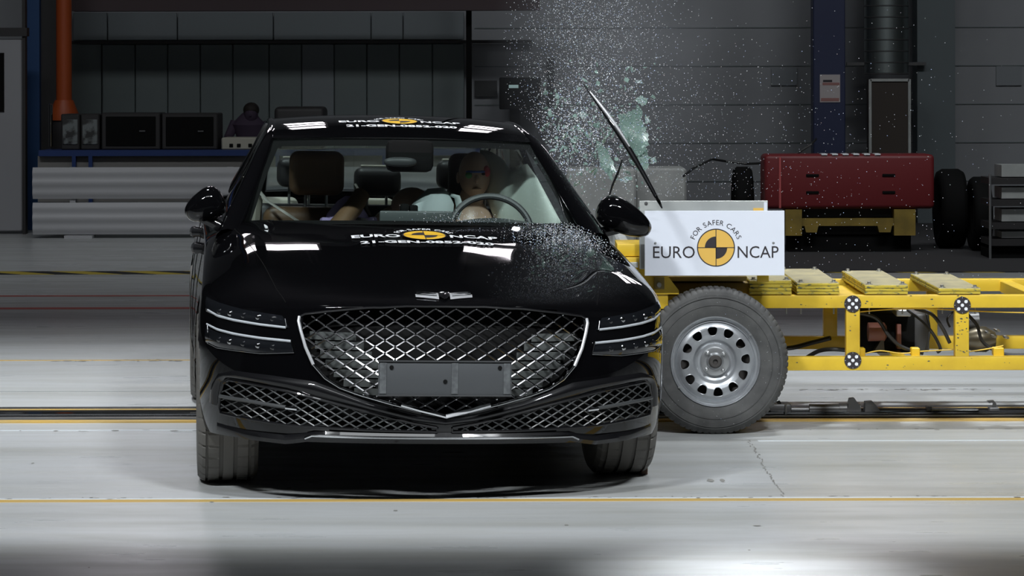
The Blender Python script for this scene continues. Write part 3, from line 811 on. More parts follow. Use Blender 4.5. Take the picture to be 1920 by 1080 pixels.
for i_, v_ in enumerate(bm.verts): kd.insert(v_.co, i_); NRM.append(v_.normal.copy())
kd.balance(); bm.free(); bpy.data.meshes.remove(nb_me)
cen = Vector((0, 1.5, .6))
def smooth_from_full(ob):
    ns = []
    for v_ in ob.data.vertices:
        _, i_, _ = kd.find(v_.co); n_ = NRM[i_]
        ns.append(n_)
    f0 = ob.data.polygons[0]
    ob.data.normals_split_custom_set_from_vertices(ns)
o = body(shell.build('body_shell', M['paint'], car, angle=180, weld=.0005))
def prune(mb):
    used = sorted({i for f in mb.f for i in f}); mp = {k: i for i, k in enumerate(used)}
    mb.v = [mb.v[k] for k in used]; mb.f = [tuple(mp[i] for i in f) for f in mb.f]; return mb
bonnet = body(prune(hood).build('bonnet', M['paint'], car, angle=180, weld=.0005))
for oo in (o,):
    bm = bmesh.new(); bm.from_mesh(oo.data)
    bmesh.ops.delete(bm, geom=[v for v in bm.verts if not v.link_faces], context='VERTS'); bm.to_mesh(oo.data); bm.free()
def flip_fix(ob):
    # make the faces look the way of the reference normals
    me = ob.data; bm = bmesh.new(); bm.from_mesh(me); bad = []
    for f in bm.faces:
        _, i_, _ = kd.find(f.calc_center_median())
        if f.normal.dot(NRM[i_]) < 0: bad.append(f)
    bmesh.ops.reverse_faces(bm, faces=bad); bm.to_mesh(me); bm.free()
for ob in (o, bonnet): flip_fix(ob); smooth_from_full(ob)
for sx in (-1, 1):
    MB().tube([top(sx * hood_edge(y_), y_, .0003) for y_ in [-.66 + .04 * k for k in range(38)]], .0016, 6).build('bonnet_seam', M['black'], car)
# floor pan, inner arches, engine bay backing
mb = MB().box(-.60, .60, -.55, 4.0, .24, .31).box(-.86, .86, .45, 2.55, .19, .30).box(-.60, .60, -.60, .50, .31, .68)
body(mb.build('floor_pan', M['black'], car, smooth=False))

# ---- grille
def rib(poly, r, m, name, off=.012, seg=8, close=True, par=None, dense=.025, sq=None):
    pts = []
    n = len(poly)
    for i in range(n if close else n - 1):
        a, b_ = poly[i], poly[(i + 1) % n]
        k = max(1, int(math.hypot(b_[0] - a[0], b_[1] - a[1]) / dense))
        for j in range(k): pts.append(front(lerp(a[0], b_[0], j / k), lerp(a[1], b_[1], j / k), off))
    pts.append(pts[0] if close else front(*poly[-1], off))
    o = MB().tube(pts, r, seg, cap=not close, squash=sq).build(name, m, par or car)
    if par is None: body(o)
    return o
gr = sub('grille')
def backing(poly, dy, m, name, par):
    cx = sum(p[0] for p in poly) / len(poly); cz = sum(p[1] for p in poly) / len(poly)
    rows = []
    for k in range(9):
        t = k / 8
        rows.append([front(lerp(cx, x, t), lerp(cz, z, t)) + Vector((0, dy, 0)) for x, z in poly])
    return MB().grid([[tuple(v) for v in r_] for r_ in rows], closed=True).build(name, m, par)
backing(GR, .085, M['black'], 'radiator', gr)
for sx in (-1, 1):
    for j in range(7):
        z0 = .655 - j * .035
        xo = .515 - .02 * j - .012 * max(0, j - 3) ** 1.3
        pts = [(sx * .25, z0), (sx * xo, z0), (sx * xo, z0 - .031), (sx * .27, z0 - .031)]
        if j < 3: pts = [(sx * (.34 - .03 * j), z0), (sx * xo, z0), (sx * xo, z0 - .031), (sx * (.33 - .03 * j), z0 - .031)]
        vs = []
        for kx in range(6):
            for q in (0, 1):
                xx = lerp(pts[0][0], pts[1][0], kx / 5); zz = z0 - .031 * q
                vs.append(tuple(front(xx, zz) + Vector((0, .06 + .012 * q, 0))))
        MB().add(vs, [(2 * i, 2 * i + 2, 2 * i + 3, 2 * i + 1) for i in range(5)]).build('shutter', M['flap'], gr, smooth=False)
def XA(a): 
    t = a / 8.0; return .60 * (1.05 * t - .05 * t ** 3)
def ZBf(b_): 
    return .778 - b_ * .0485
def lattice(poly, fx, fz, na, nb, r, m, name, par, off, nodes=None):
    made = 0
    segs = {}
    for fam in (1, -1):
        for s0 in range(-(na + nb), na + nb + 1):
            cur = []
            for st in range(nb * 4 + 1):
                b_ = st / 4.0
                a = s0 + fam * b_
                x, z = fx(a), fz(b_)
                if abs(a) <= na and inside((x, z), poly): cur.append((x, z))
                else:
                    if len(cur) > 2: segs.setdefault((fam, s0, made), cur); made += 1
                    cur = []
            if len(cur) > 2: segs.setdefault((fam, s0, made), cur); made += 1
    mb = MB()
    for key, pts in segs.items():
        P3 = [front(x, z, off) + Vector((0, 0, 0)) for x, z in pts]
        mb.tube(P3, r, 4, squash=1.0)
    return mb.build(name, m, par, smooth=False), segs
lattice(GR, lambda a: XA(a), ZBf, 10, 11, .0036, M['gchrome'], 'diamond_mesh', gr, -.004)
# small studs where the bars cross
mb = MB()
for b2 in range(1, 22):
    for a2 in range(-22, 23):
        if (a2 + b2) % 2 == 0 and b2 % 1 == 0:
            a, b_ = a2 / 2.0 , b2 / 2.0
            if abs((a - b_) - round(a - b_)) > .01 or abs((a + b_) - round(a + b_)) > .01: continue
            x, z = XA(a), ZBf(b_)
            if inside((x, z), GR):
                p = front(x, z, .001); mb.ell(p, (.0050, .004, .0050), 8)
tag(mb.build('mesh_studs', M['chrome'], gr), kind='stuff')
for sx in (-1, 1):
    rib([(sx * x * 1.004, z) for x, z in half[5:10]], .0062, M['badge'], 'grille_surround', off=.006, close=False)  # upper sides in paler silver, standing in for bright reflections in the chrome
    rib([(sx * x * 1.004, z) for x, z in half[9:]], .0050, M['dchrome'], 'grille_surround', off=.006, close=False)
rib([(-x, z) for x, z in reversed(half[:6])] + half[1:6], .0045, M['trim'], 'grille_top_edge', off=.004, close=False)
# wing shaped bright blade at the point of the V
rib([(.0, .350), (.10, .374), (.17, .393)], .0085, M['badge'], 'chin_blade', off=.012, close=False)  # right half in paler silver, its reflected brightness put into the material
rib([(.0, .350), (-.10, .374), (-.17, .393)], .0085, M['chrome'], 'chin_blade', off=.012, close=False)

# ---- lower intakes
for sx, poly in ((-1, LGL), (1, LGR)):
    lw = sub('lower_intake')
    backing(poly, .06, M['black'], 'intake_backing', lw)
    lattice(poly, lambda a: a * .052, lambda b_: .47 - b_ * .031, 18, 8, .0030, M['gmesh'], 'intake_mesh', lw, .002)
    rib(poly, .006, M['trim'], 'intake_rim', off=.002, par=lw)
    pts = [(sx * .845, .386), (sx * .75, .382), (sx * .66, .374), (sx * .565, .366)]
    rib(pts, .0075, M['gmesh'], 'fog_strip', off=.008, close=False, par=lw)
    rib([(sx * .60, .3685), (sx * .558, .3655)], .0085, M['chrome'], 'strip_tip', off=.009, close=False, par=lw)
# chin lip with bright strip
lip_pts = [(-.86, .245), (-.75, .228), (-.60, .222), (-.54, .232), (-.48, .246), (-.3, .248), (0, .248), (.3, .248), (.48, .246), (.54, .232), (.60, .222), (.75, .228), (.86, .245)]
rows = []
for i in range(81):
    x = lerp(-.86, .86, i / 80)
    z = interp(x, lip_pts)
    p = front(x, max(.25, z + .012)); p.z = z + .012
    rows.append([tuple(p + Vector((0, .03, .03))), tuple(p + Vector((0, -.012, .022))), tuple(p + Vector((0, -.022, .004))), tuple(p + Vector((0, -.012, -.012))), tuple(p + Vector((0, .05, -.016)))])
body(MB().grid(rows).build('front_lip', M['trim'], car, angle=50))
pts = [front(lerp(-.53, .53, i / 40), .262) + Vector((0, -.018, 0)) for i in range(41)]
for i, p in enumerate(pts): p.z = .262 - (.012 if i in (0, 40) else 0)
body(MB().tube(pts, .006, 8).build('lip_strip', M['dchrome'], car))
# sculpted chin band above the lower intakes
def band(curve0, curve1, m, name, off0=.0, off1=.0, n=40, par=None, bulge=.0, rows_n=6):
    rows = []
    def pt(c, t):
        L_ = [0]
        for a, b_ in zip(c, c[1:]): L_.append(L_[-1] + math.hypot(b_[0] - a[0], b_[1] - a[1]))
        d = t * L_[-1]
        for i in range(len(c) - 1):
            if d <= L_[i + 1] + 1e-9:
                k = (d - L_[i]) / max(1e-9, L_[i + 1] - L_[i]); return (lerp(c[i][0], c[i + 1][0], k), lerp(c[i][1], c[i + 1][1], k))
        return c[-1]
    for i in range(n + 1):
        a, b_ = pt(curve0, i / n), pt(curve1, i / n)
        rows.append([tuple(front(lerp(a[0], b_[0], j / rows_n), lerp(a[1], b_[1], j / rows_n), lerp(off0, off1, j / rows_n) + bulge * math.sin(PI * j / rows_n))) for j in range(rows_n + 1)])
    o = MB().grid(rows).build(name, m, par or car, angle=50)
    if par is None: body(o)
    return o
for sx in (-1, 1):
    up = [(0, .338), (.12, .358), (.30, .402), (.42, .445), (.50, .472), (.66, .486), (.80, .492), (.86, .47), (.885, .42), (.89, .36)]
    lo = [(0, .312), (.12, .326), (.30, .370), (.46, .408), (.60, .438), (.74, .455), (.822, .460), (.85, .44), (.858, .39), (.860, .345)]
    band([(sx * x, z) for x, z in up], [(sx * x, z) for x, z in lo], M['trim'], 'bumper_moulding', .001, .001, 60, bulge=.012)

# ---- number plate holder
pc = front(0, .492)
pr_ = body(MB().rbox(-.264, .243, -.935, -.915, .432, .564, .004, 2).build('plate_holder', M['plate'], car))
MB().rbox(-.268, .247, -.94, -.925, .560, .566, .002, 1).rbox(-.268, .247, -.94, -.925, .430, .436, .002, 1).build('holder_rim', M['plastic'], pr_, smooth=False)
for x in (-.247, .026, .225):
    MB().rbox(x - .013, x + .013, -.938, -.934, .440, .557, .001, 1).build('pad', M['plate2'], pr_, smooth=False)
for x, z in ((-.215, .540), (.198, .540), (-.01, .487)):
    MB().lathe([(0, -.9385), (.0075, -.9385), (.0085, -.934)], 'y', 14, (x, 0, z)).build('screw', M['black'], pr_)
MB().box(-.05, .05, -.92, -.87, .46, .52).build('holder_bracket', M['plastic'], pr_, smooth=False)

# ---- headlamps
for sx in (-1, 1):
    hl = sub('headlamp')
    q = lambda c: [(sx * x, z) for x, z in c]
    band(q([(.600, .655), (.62, .712), (.75, .725), (.86, .742), (.905, .755)][1:]), q([(.592, .668), (.75, .676), (.86, .690), (.905, .702)]), M['lens'], 'upper_lens', .004, .004, par=hl, bulge=.004)
    band(q([(.588, .614), (.75, .620), (.86, .630), (.905, .642)]), q([(.575, .575), (.75, .568), (.86, .572), (.905, .585)]), M['lens'], 'lower_lens', .004, .004, par=hl, bulge=.004)
    band(q([(.605, .6725), (.70, .6785), (.80, .6885), (.86, .6985), (.896, .713)]), q([(.605, .6640), (.70, .6695), (.80, .6790), (.86, .6885), (.896, .705)]), M['lampbar'], 'light_bar', .0075, .0075, par=hl, bulge=.003)
    band(q([(.586, .6235), (.70, .6285), (.80, .6370), (.86, .6460), (.899, .659)]), q([(.586, .6140), (.70, .6190), (.80, .6275), (.86, .6365), (.899, .651)]), M['lampbar'], 'light_bar', .0075, .0075, par=hl, bulge=.003)
    for k, x in enumerate((.65, .705, .76, .81, .85)):
        for zz in (.698, .592):
            MB().ell(front(sx * x, zz + .012 * (k / 4), .004), (.016, .006, .012), 12).build('lens_element', M['glass_side'] if False else M['dchrome'] if (k % 2) else M['lens'], hl)
    rib(q([(.608, .700), (.602, .668)]), .0018, M['dchrome'], 'lens_edge', off=.008, close=False, par=hl)
    rib(q([(.586, .622), (.574, .577)]), .0022, M['chrome'], 'lens_edge', off=.008, close=False, par=hl)
    rib(q([(.574, .577), (.70, .566), (.86, .571), (.897, .583)]), .0016, M['dchrome'], 'lens_edge', off=.007, close=False, par=hl)
    rib(q([(.899, .65), (.897, .62), (.885, .602)]), .0030, M['chrome'], 'lens_edge', off=.006, close=False, par=hl)

# ---- winged badge on the nose
bd = sub('winged_badge')
def bp_(x, d, h):   # d is the distance up the nose, following the surface
    return top(x, -.765 + d, h)
for sx in (-1, 1):
    rows = []
    for i in range(13):
        t = i / 12; x = .022 + .088 * t
        lo_, hi_ = .012 + .028 * t, .085 - .012 * t ** 2 * 1.0
        rows.append([tuple(bp_(sx * x, lerp(lo_, hi_, j / 4), .004 + .008 * math.sin(PI * j / 4) * (1 - .5 * t))) for j in range(5)])
    MB().grid(rows).build('badge_wing', M['badge'], bd, angle=60)
    for k in range(3):
        MB().tube([bp_(sx * lerp(.03, .105, i / 5), lerp(.03, .05, i / 5) + .016 * k, .012) for i in range(6)], .0016, 5).build('feather', M['dchrome'], bd)
sh = [(-.022, .078), (0, .085), (.022, .078), (.020, .035), (0, .008), (-.020, .035)]
MB().grid([[tuple(bp_(x * t, .05 + (d - .05) * t, .006 + .004 * (1 - t))) for x, d in sh] for t in (0, .5, .85, 1)], closed=True).build('badge_shield', M['trim'], bd)
MB().tube([bp_(x, d, .007) for x, d in sh + sh[:1]], .0018, 6).build('shield_edge', M['chrome'], bd)

# ---- greenhouse
def base_y(x): return .53 + .30 * (abs(x) / .76) ** 2
def head_y(x): return 1.30 + .10 * (abs(x) / .60) ** 2
def ws(u, v_):   # u -1..1 across, v 0 bottom .. 1 top
    xb, xt = .765 * u, .600 * u
    pb = Vector((xb, base_y(xb), 1.012 - .022 * u * u)); pt = Vector((xt, head_y(xt), 1.362 - .012 * u * u))
    p = pb.lerp(pt, v_)
    p += Vector((0, -.45, .9)).normalized() * .025 * math.sin(PI * v_) * 1.0
    return p
rows = [[tuple(ws(-1 + 2 * i / 30, j / 16)) for i in range(31)] for j in range(17)]
g = MB().grid(rows); body(g.build('windscreen', M['glass_ws'], car, angle=80))
# black painted border of the windscreen
def wsb(u, v_): return ws(u, v_) + Vector((0, .45, -.9)).normalized() * .004
mb = MB()
mb.grid([[tuple(wsb(-1 + 2 * i / 30, q)) for i in range(31)] for q in (.0, .035)])
mb.grid([[tuple(wsb(-1 + 2 * i / 30, q)) for i in range(31)] for q in (.90, 1.0)])
for sx in (-1, 1):
    mb.grid([[tuple(wsb(sx * q, j / 16)) for q in (.925, 1.0)] for j in range(17)])
body(mb.build('windscreen_border', M['black'], car))
def rail(y):   # side edge of the glasshouse: x, z
    return (sinterp(y, [(.70, .822), (1.0, .735), (1.35, .642), (1.6, .602), (2.0, .590), (2.5, .590), (2.9, .618), (3.38, .70)]),
            sinterp(y, [(.70, .972), (1.0, 1.145), (1.35, 1.335), (1.6, 1.398), (2.0, 1.432), (2.5, 1.408), (2.9, 1.29), (3.38, 1.045)]))
def roof_z(y): return sinterp(y, [(1.30, 1.368), (1.45, 1.400), (1.65, 1.435), (1.95, 1.460), (2.3, 1.455), (2.6, 1.425), (2.78, 1.39)])
rows = []
for i in range(37):
    t = i / 36
    row = []
    for j in range(33):
        u = -1 + 2 * j / 32
        x_e = .60
        y0 = head_y(.60 * u); y1 = 2.78 - .06 * u * u
        y = lerp(y0, y1, t)
        xe, ze = rail(y); xe = max(xe - .004, .586)
        zz = ze + (roof_z(y) - ze) * (1 - abs(u) ** 2.4)
        row.append((xe * u, y, zz))
    rows.append(row)
roof_mb = MB().grid(rows); body(roof_mb.build('roof', M['paint'], car, angle=80))
RB = tri_bvh(roof_mb)
body(MB().grid([[(x * .985, y, z - .03) for x, y, z in r_] for r_ in rows]).build('headliner', M['liner'], car))
body(MB().tube([ws(-1 + 2 * i / 30, 1.0) + Vector((0, .002, .003)) for i in range(31)], .0035, 6).build('header_seal', M['dchrome'], car))
for sx in (-1, 1):
    pts = []; ys_ = [.64, .72, .80, .90, 1.0, 1.1, 1.2, 1.3, 1.4, 1.5, 1.6, 1.8, 2.0, 2.2, 2.4, 2.6, 2.75, 2.9, 3.05, 3.2, 3.38]
    for y in ys_:
        xe, ze = rail(max(.70, y)); 
        if y < .7: ze -= .03; xe += .012
        pts.append((sx * xe, y, ze))
    mb = MB()
    rows = []
    for i, p in enumerate(pts):
        p = Vector(p); y = ys_[i]
        wdt = interp(y, [(.64, .085), (1.0, .068), (1.35, .050), (1.6, .035), (2.5, .035), (2.9, .075), (3.38, .16)])
        # section: rounded, leaning with the side glass
        sec = []
        for k in range(12):
            a = 2 * PI * k / 12
            dx = math.cos(a) * wdt * .62; dz = math.sin(a) * wdt * .55
            sec.append((p.x - sx * wdt * .30 + dx, p.y + (abs(dx) * .0), p.z - .012 + dz))
        rows.append(sec)
    mb.grid(rows, closed=True); n0 = len(mb.v)
    body(mb.build('roof_pillar', M['paint'], car, angle=80))
    # side glass (the struck side has lost its front pane)
    y0 = .95 if sx < 0 else 2.02
    rows = []
    for i in range(15):
        y = lerp(y0, 2.95, i / 14)
        xe, ze = rail(y)
        rows.append([(sx * lerp(.80, xe, k / 4), y, lerp(.965, ze - .02, k / 4)) for k in range(5)])
    body(MB().grid(rows).build('side_window', M['glass_side'], car))
    MB().prism([(sx * .80, .95), (sx * .775, .95), (sx * .565, 1.40), (sx * .59, 1.42)], 1.93, 2.06).build('centre_pillar', M['trim'], car, smooth=False)
    body(MB().tube([(sx * .80, y, .965 + .0 * y) for y in [.85 + .2 * k for k in range(12)]], .012, 8).build('belt_moulding', M['dchrome'], car))
    # doors: handles stand off the flank
    for y, z in ((1.55, .84), (2.55, .862)):
        h = body(MB().tube([(sx * .90, y - .10, z), (sx * .932, y - .085, z), (sx * .940, y, z), (sx * .932, y + .085, z), (sx * .90, y + .10, z)], [.012, .016, .017, .016, .012], 10, squash=1.5).build('door_handle', M['trim'], car))
for sx in (-1, 1):
    for y_ in (.98, 2.02, 3.0 if False else 2.62):
        pts = []
        for k in range(24):
            z_ = lerp(.26, .92, k / 23)
            h_ = FB.ray_cast(Vector((sx * 3, y_, z_)), Vector((-sx, 0, 0)))
            if h_[0]: pts.append(h_[0] + Vector((sx * .0003, 0, 0)))
        if len(pts) > 2: MB().tube(pts, .0018, 6).build('door_seam', M['black'], car)
# rear window and deck
rows = [[(lerp(.60, .66, 1 - j / 8) * u, lerp(3.36, 2.78, j / 8) - .06 * u * u, lerp(1.055, 1.385, j / 8) - .015 * u * u) for u in [-1 + i / 8 for i in range(17)]] for j in range(9)]
body(MB().grid(rows).build('rear_window', M['glass_side'], car, angle=80))
ins = car
MB().box(-.72, .72, 3.0, 3.40, .93, .965).build('parcel_shelf', M['cream'], ins, smooth=False)
MB().rbox(-.60, -.40, 3.0, 3.3, .965, 1.01, .02, 2).rbox(-.09, .10, 3.1, 3.3, .965, 1.01, .01, 2).build('shelf_trim', M['cream'], ins)
for sx in (-1, 1):
    MB().box(sx * .72, sx * .79, .9, 3.2, .3, .955).build('door_card', M['liner'], ins, smooth=False)
# dashboard
rows = []
for i in range(25):
    x = lerp(-.74, .74, i / 24)
    hump = .035 * math.exp(-((x - .36) / .20) ** 2)
    yb = base_y(x) + .04
    rows.append([(x, yb, .985), (x, yb + .12, .995 + hump * .5), (x, yb + .30, .988 + hump), (x, yb + .40, .965 + hump), (x, yb + .46, .90), (x, yb + .46, .5)])
MB().grid(rows).build('dashboard', M['dash'], ins)
MB().rbox(-.125, .205, 1.03, 1.05, .985, 1.045, .008, 2).build('display_screen', M['dash'], ins)
MB().rbox(-.02, .09, 1.045, 1.055, 1.0, 1.035, .004, 1).build('display_glass', M['lens'], ins)
MB().rbox(-.03, .01, 1.05, 1.10, 1.03, 1.075, .008, 2).rbox(.012, .05, 1.06, 1.10, 1.03, 1.07, .008, 2).build('test_sensor', M['black'], ins)
# rear view mirror and camera housing
MB().rbox(-.09, .125, 1.14, 1.22, 1.215, 1.36, .03, 2).build('sensor_housing', M['black'], ins)
MB().ell((-.03, 1.11, 1.262), (.075, .02, .022), 20, e=.8).build('inside_mirror', M['plastic'], ins)
MB().tube([(0, 1.14, 1.26), (0, 1.17, 1.32)], .012, 8).build('mirror_stalk', M['black'], ins)
# steering wheel with its airbag
swc = Vector((.385, 1.10, .945)); tilt = Matrix.Rotation(R(-22), 3, 'X')
sw = MB().tube([swc + tilt @ Vector((.186 * math.cos(a), 0, .178 * math.sin(a))) for a in [2 * PI * k / 48 for k in range(49)]], .0155, 10, cap=False).build('steering_wheel', M['plastic'], ins)
MB().ell(swc + Vector((0, .02, -.01)), (.09, .03, .07), 16).build('wheel_hub', M['black'], sw)
# seats
def seat(cx, cy, m, hm, hz, tilt_=0.0, top_z=.98, w=.25, hw=.125, name='front_seat', post=True, hh=.09, dx=0):
    s = MB().rbox(cx - w, cx + w, cy - .45, cy + .05, .38, .52, .05, 3).build(name, m, ins)
    MB().rbox(cx - w, cx + w, cy, cy + .14, .48, top_z, .055, 4).build('backrest', m, s)
    if post:
        for q_ in (-.05, .05): MB().tube([(cx + q_ + dx, cy + .06, top_z - .03), (cx + q_ + dx * 1.2, cy + .06, hz - hh * .4)], .007, 8).build('headrest_post', M['steel2'], s)
    MB().rbox(cx - hw + dx, cx + hw + dx, cy - .03, cy + .10, hz - hh, hz + hh, .045, 4).build('headrest', hm, s)
    return s
seat(-.365, 1.86, M['leather'], M['leather'], 1.182, top_z=1.02, hh=.105, hw=.130, dx=.0)
seat(.40, 1.90, M['leather_d'], M['leather_d'], 1.18, top_z=1.02, hh=.105, hw=.13)
MB().tube([(-.16, 1.72, 1.09), (-.20, 1.66, 1.03), (-.29, 1.58, .93)], [.040, .044, .046], 14).build('seat_bolster', M['leather'], ins)
seat(-.40, 2.88, M['leather_d'], M['leather_d'], 1.150, top_z=.99, w=.30, hw=.115, hh=.075, name='rear_seat')
seat(.0, 2.88, M['leather_d'], M['leather_d'], 1.110, top_z=.99, w=.30, hw=.120, hh=.075, name='rear_seat')
seat(.42, 2.88, M['leather_d'], M['leather_d'], 1.150, top_z=.99, w=.30, hw=.115, hh=.075, name='rear_seat')
for cx, hz in ((-.40, 1.228), (.0, 1.190), (.42, 1.228)):
    MB().rbox(cx - .085, cx + .085, 2.90, 2.97, hz - .010, hz + .004, .006, 2).build('headrest_cap', M['cream'], ins)
MB().tube([(-.66, 1.9, 1.12), (-.60, 1.8, 1.05), (-.50, 1.6, .99), (-.42, 1.5, .94)], .012, 6, squash=.4).build('seat_belt', M['belt'], ins)
MB().tube([(-.70, 1.98, 1.16), (-.66, 2.0, 1.04), (-.67, 2.0, .95)], [.012, .045, .05], 10).build('pillar_trim', M['cream'], ins)
MB().tube([(-.12, 2.82, 1.10), (-.09, 2.80, 1.05), (-.05, 2.7, .95)], .011, 6, squash=.4).build('seat_belt', M['belt'], ins)
# airbags
def blob(name, pts, rad, m, par, sq=1.0, seg=20, wr=.006):
    mb = MB().tube(pts, rad, seg, squash=sq)
    mb.v = [tuple(Vector(v) + Vector(noise.noise_vector(Vector(v) * 9)) * wr * 2) for v in mb.v]
    return mb.build(name, m, par, angle=80)
blob('centre_airbag', [(.125, 1.62, .80), (.14, 1.60, .93), (.165, 1.58, 1.02), (.20, 1.57, 1.085), (.225, 1.57, 1.118)], [.10, .115, .098, .070, .02], M['airbag2'], ins)
blob('airbag_fold', [(.245, 1.55, 1.10), (.275, 1.55, 1.09), (.285, 1.55, 1.04), (.27, 1.55, .98)], [.010, .016, .018, .014], M['airbag2'], ins)
cur = []
top_e = [(.40, 1.31), (.45, 1.30), (.50, 1.265), (.53, 1.22), (.56, 1.24), (.60, 1.25), (.64, 1.19), (.69, 1.09), (.74, .99)]
bot_e = [(.40, 1.24), (.42, 1.14), (.43, 1.08), (.46, 1.0), (.50, .93), (.55, .90), (.60, .90), (.66, .90), (.72, .90)]
rows_f, rows_b = [], []
for i in range(41):
    t = i / 40 * 8; k = min(7, int(t)); fr_ = t - k
    te = Vector(top_e[k]).lerp(Vector(top_e[k + 1]), fr_); be_ = Vector(bot_e[k]).lerp(Vector(bot_e[k + 1]), fr_)
    rf, rbk = [], []
    for j in range(15):
        q_ = te.lerp(be_, j / 14)
        th_ = .075 * math.sin(PI * j / 14) ** .5 * (math.sin(PI * i / 40)) ** .4 * (1 + .12 * math.sin(i * .55))
        yy = lerp(1.75, 1.35, (q_[0] - .4) / .35)
        rf.append((q_[0], yy - th_, q_[1])); rbk.append((q_[0], yy + th_, q_[1]))
    rows_f.append(rf); rows_b.append(rbk)
MB().grid(rows_f).grid(rows_b).build('curtain_airbag', M['airbag'], ins, angle=80)
# door mirrors
def door_mirror(c, r, rot, arm):
    mb = MB().ell((0, 0, 0), r, 28, e=.78)
    vs = []
    for v in mb.v:
        x, y, z = v
        k = 1 - .28 * (x / r[0]) * (1 if arm[0][0] < 0 else -1) * (-1)
        vs.append((x, y, z * k))
    mb.v = [tuple(Vector(c) + rot @ Vector(v)) for v in vs]
    o = mb.build('door_mirror', M['paint'], car, angle=80)
    MB().tube(arm, [.022, .020, .026], 10, squash=1.2).build('mirror_arm', M['trim'], o)
    return o
body(door_mirror((-.905, .93, 1.060), (.092, .075, .068), Matrix.Rotation(R(-28), 3, 'Y'), [(-.93, .93, 1.02), (-.86, .93, .985), (-.81, .93, .955)]))
body(door_mirror((.968, .93, 1.028), (.132, .085, .072), Matrix.Rotation(R(26), 3, 'Y'), [(.95, .95, .985), (.88, .95, .965), (.81, .95, .955)]))

# ---- writing on the bonnet and the roof
def decal(surface, cx, cy, rough):
    def fn(a, b_, lift): return tuple(surface(cx + a, cy + b_, .0012 + .0006 * lift))
    return fn
def roof_at(x, y, off):
    h = RB.ray_cast(Vector((x, y, 3)), Vector((0, 0, -1))); p = h[0] if h[0] else Vector((x, y, 1.4)); return p + Vector((0, 0, off + .001))
dc = sub('bonnet_decal')
emblem(decal(lambda x, y, o_: top(x, y, o_ + .0045), 0.012, .30, 0), dc, M['decal_w'], M['decal_y'], M['ink'], s=1.06, bold=.03, num='21-GEN-0852-020')
dc = sub('roof_decal')
emblem(decal(roof_at, 0.008, 1.665, 0), dc, M['decal_w'], M['decal_y'], M['ink'], s=.98, bold=.03, num='21-GEN-0852-020')

# ---- wheels
def car_wheel(cx, cy, wd, rr=.350):
    h = wd / 2
    grooves = [(-.36, .05), (-.12, .07), (.12, .07), (.36, .05)]
    prof = [(rr * .66, -h * .85), (rr * .80, -h * 1.02), (rr * .93, -h * 1.0), (rr * .985, -h * .86)]
    for g0, gw in grooves:
        a, b_ = g0 - gw / 2, g0 + gw / 2
        prof += [(rr, a * 2 * h * .98), (rr - .009, (a + .004) * 2 * h), (rr - .009, (b_ - .004) * 2 * h), (rr, b_ * 2 * h * .98)]
    prof += [(rr * .985, h * .86), (rr * .93, h * 1.0), (rr * .80, h * 1.02), (rr * .66, h * .85), (rr * .66, -h * .85)]
    nseg = 288
    shoulder = {0: 0}
    def rf(i, k, r):
        if r > rr * .975 and (abs(prof[i][1]) > h * .60) and k % 8 == 0: return r - .008
        return r
    e = empty('front_wheel' if cy < 1 else 'rear_wheel'); e.parent = car; e.location = (cx, cy, rr)
    MB().lathe(prof, 'x', nseg, (0, 0, 0), rf).build('tyre', M['tyre'], e, angle=25)
    sx = -1 if cx < 0 else 1
    rim_ = MB().lathe([(rr * .70, sx * h * .93), (rr * .67, sx * h * .95), (rr * .645, sx * h * .86), (rr * .62, sx * h * .2), (rr * .60, -sx * h * .8), (rr * .68, -sx * h * .85)], 'x', 56).build('rim', M['dchrome'], e)
    MB().lathe([(0, -sx * h * .1), (rr * .56, -sx * h * .1), (rr * .58, -sx * h * .3), (0, -sx * h * .4)], 'x', 40).build('brake_disc', M['drum'], rim_)
    mb = MB()
    for k in range(10):
        a_ = 2 * PI * k / 10
        for da in (-.10, .10):
            mb.tube([(sx * h * .62, .045 * math.cos(a_), .045 * math.sin(a_)), (sx * h * .74, rr * .36 * math.cos(a_ + da * .4), rr * .36 * math.sin(a_ + da * .4)), (sx * h * .84, rr * .655 * math.cos(a_ + da), rr * .655 * math.sin(a_ + da))], [.013, .010, .009], 6)
    mb.build('spokes', M['dchrome'], rim_)
    MB().lathe([(0, sx * h * .72), (.03, sx * h * .70), (.05, sx * h * .55), (0, sx * h * .3)], 'x', 24).build('hub_cap', M['dchrome'], rim_)
for cx, cy, wd in ((-.806, 0, .240), (.806, 0, .240), (-.800, 3.01, .262), (.800, 3.01, .262)): car_wheel(cx, cy, wd)

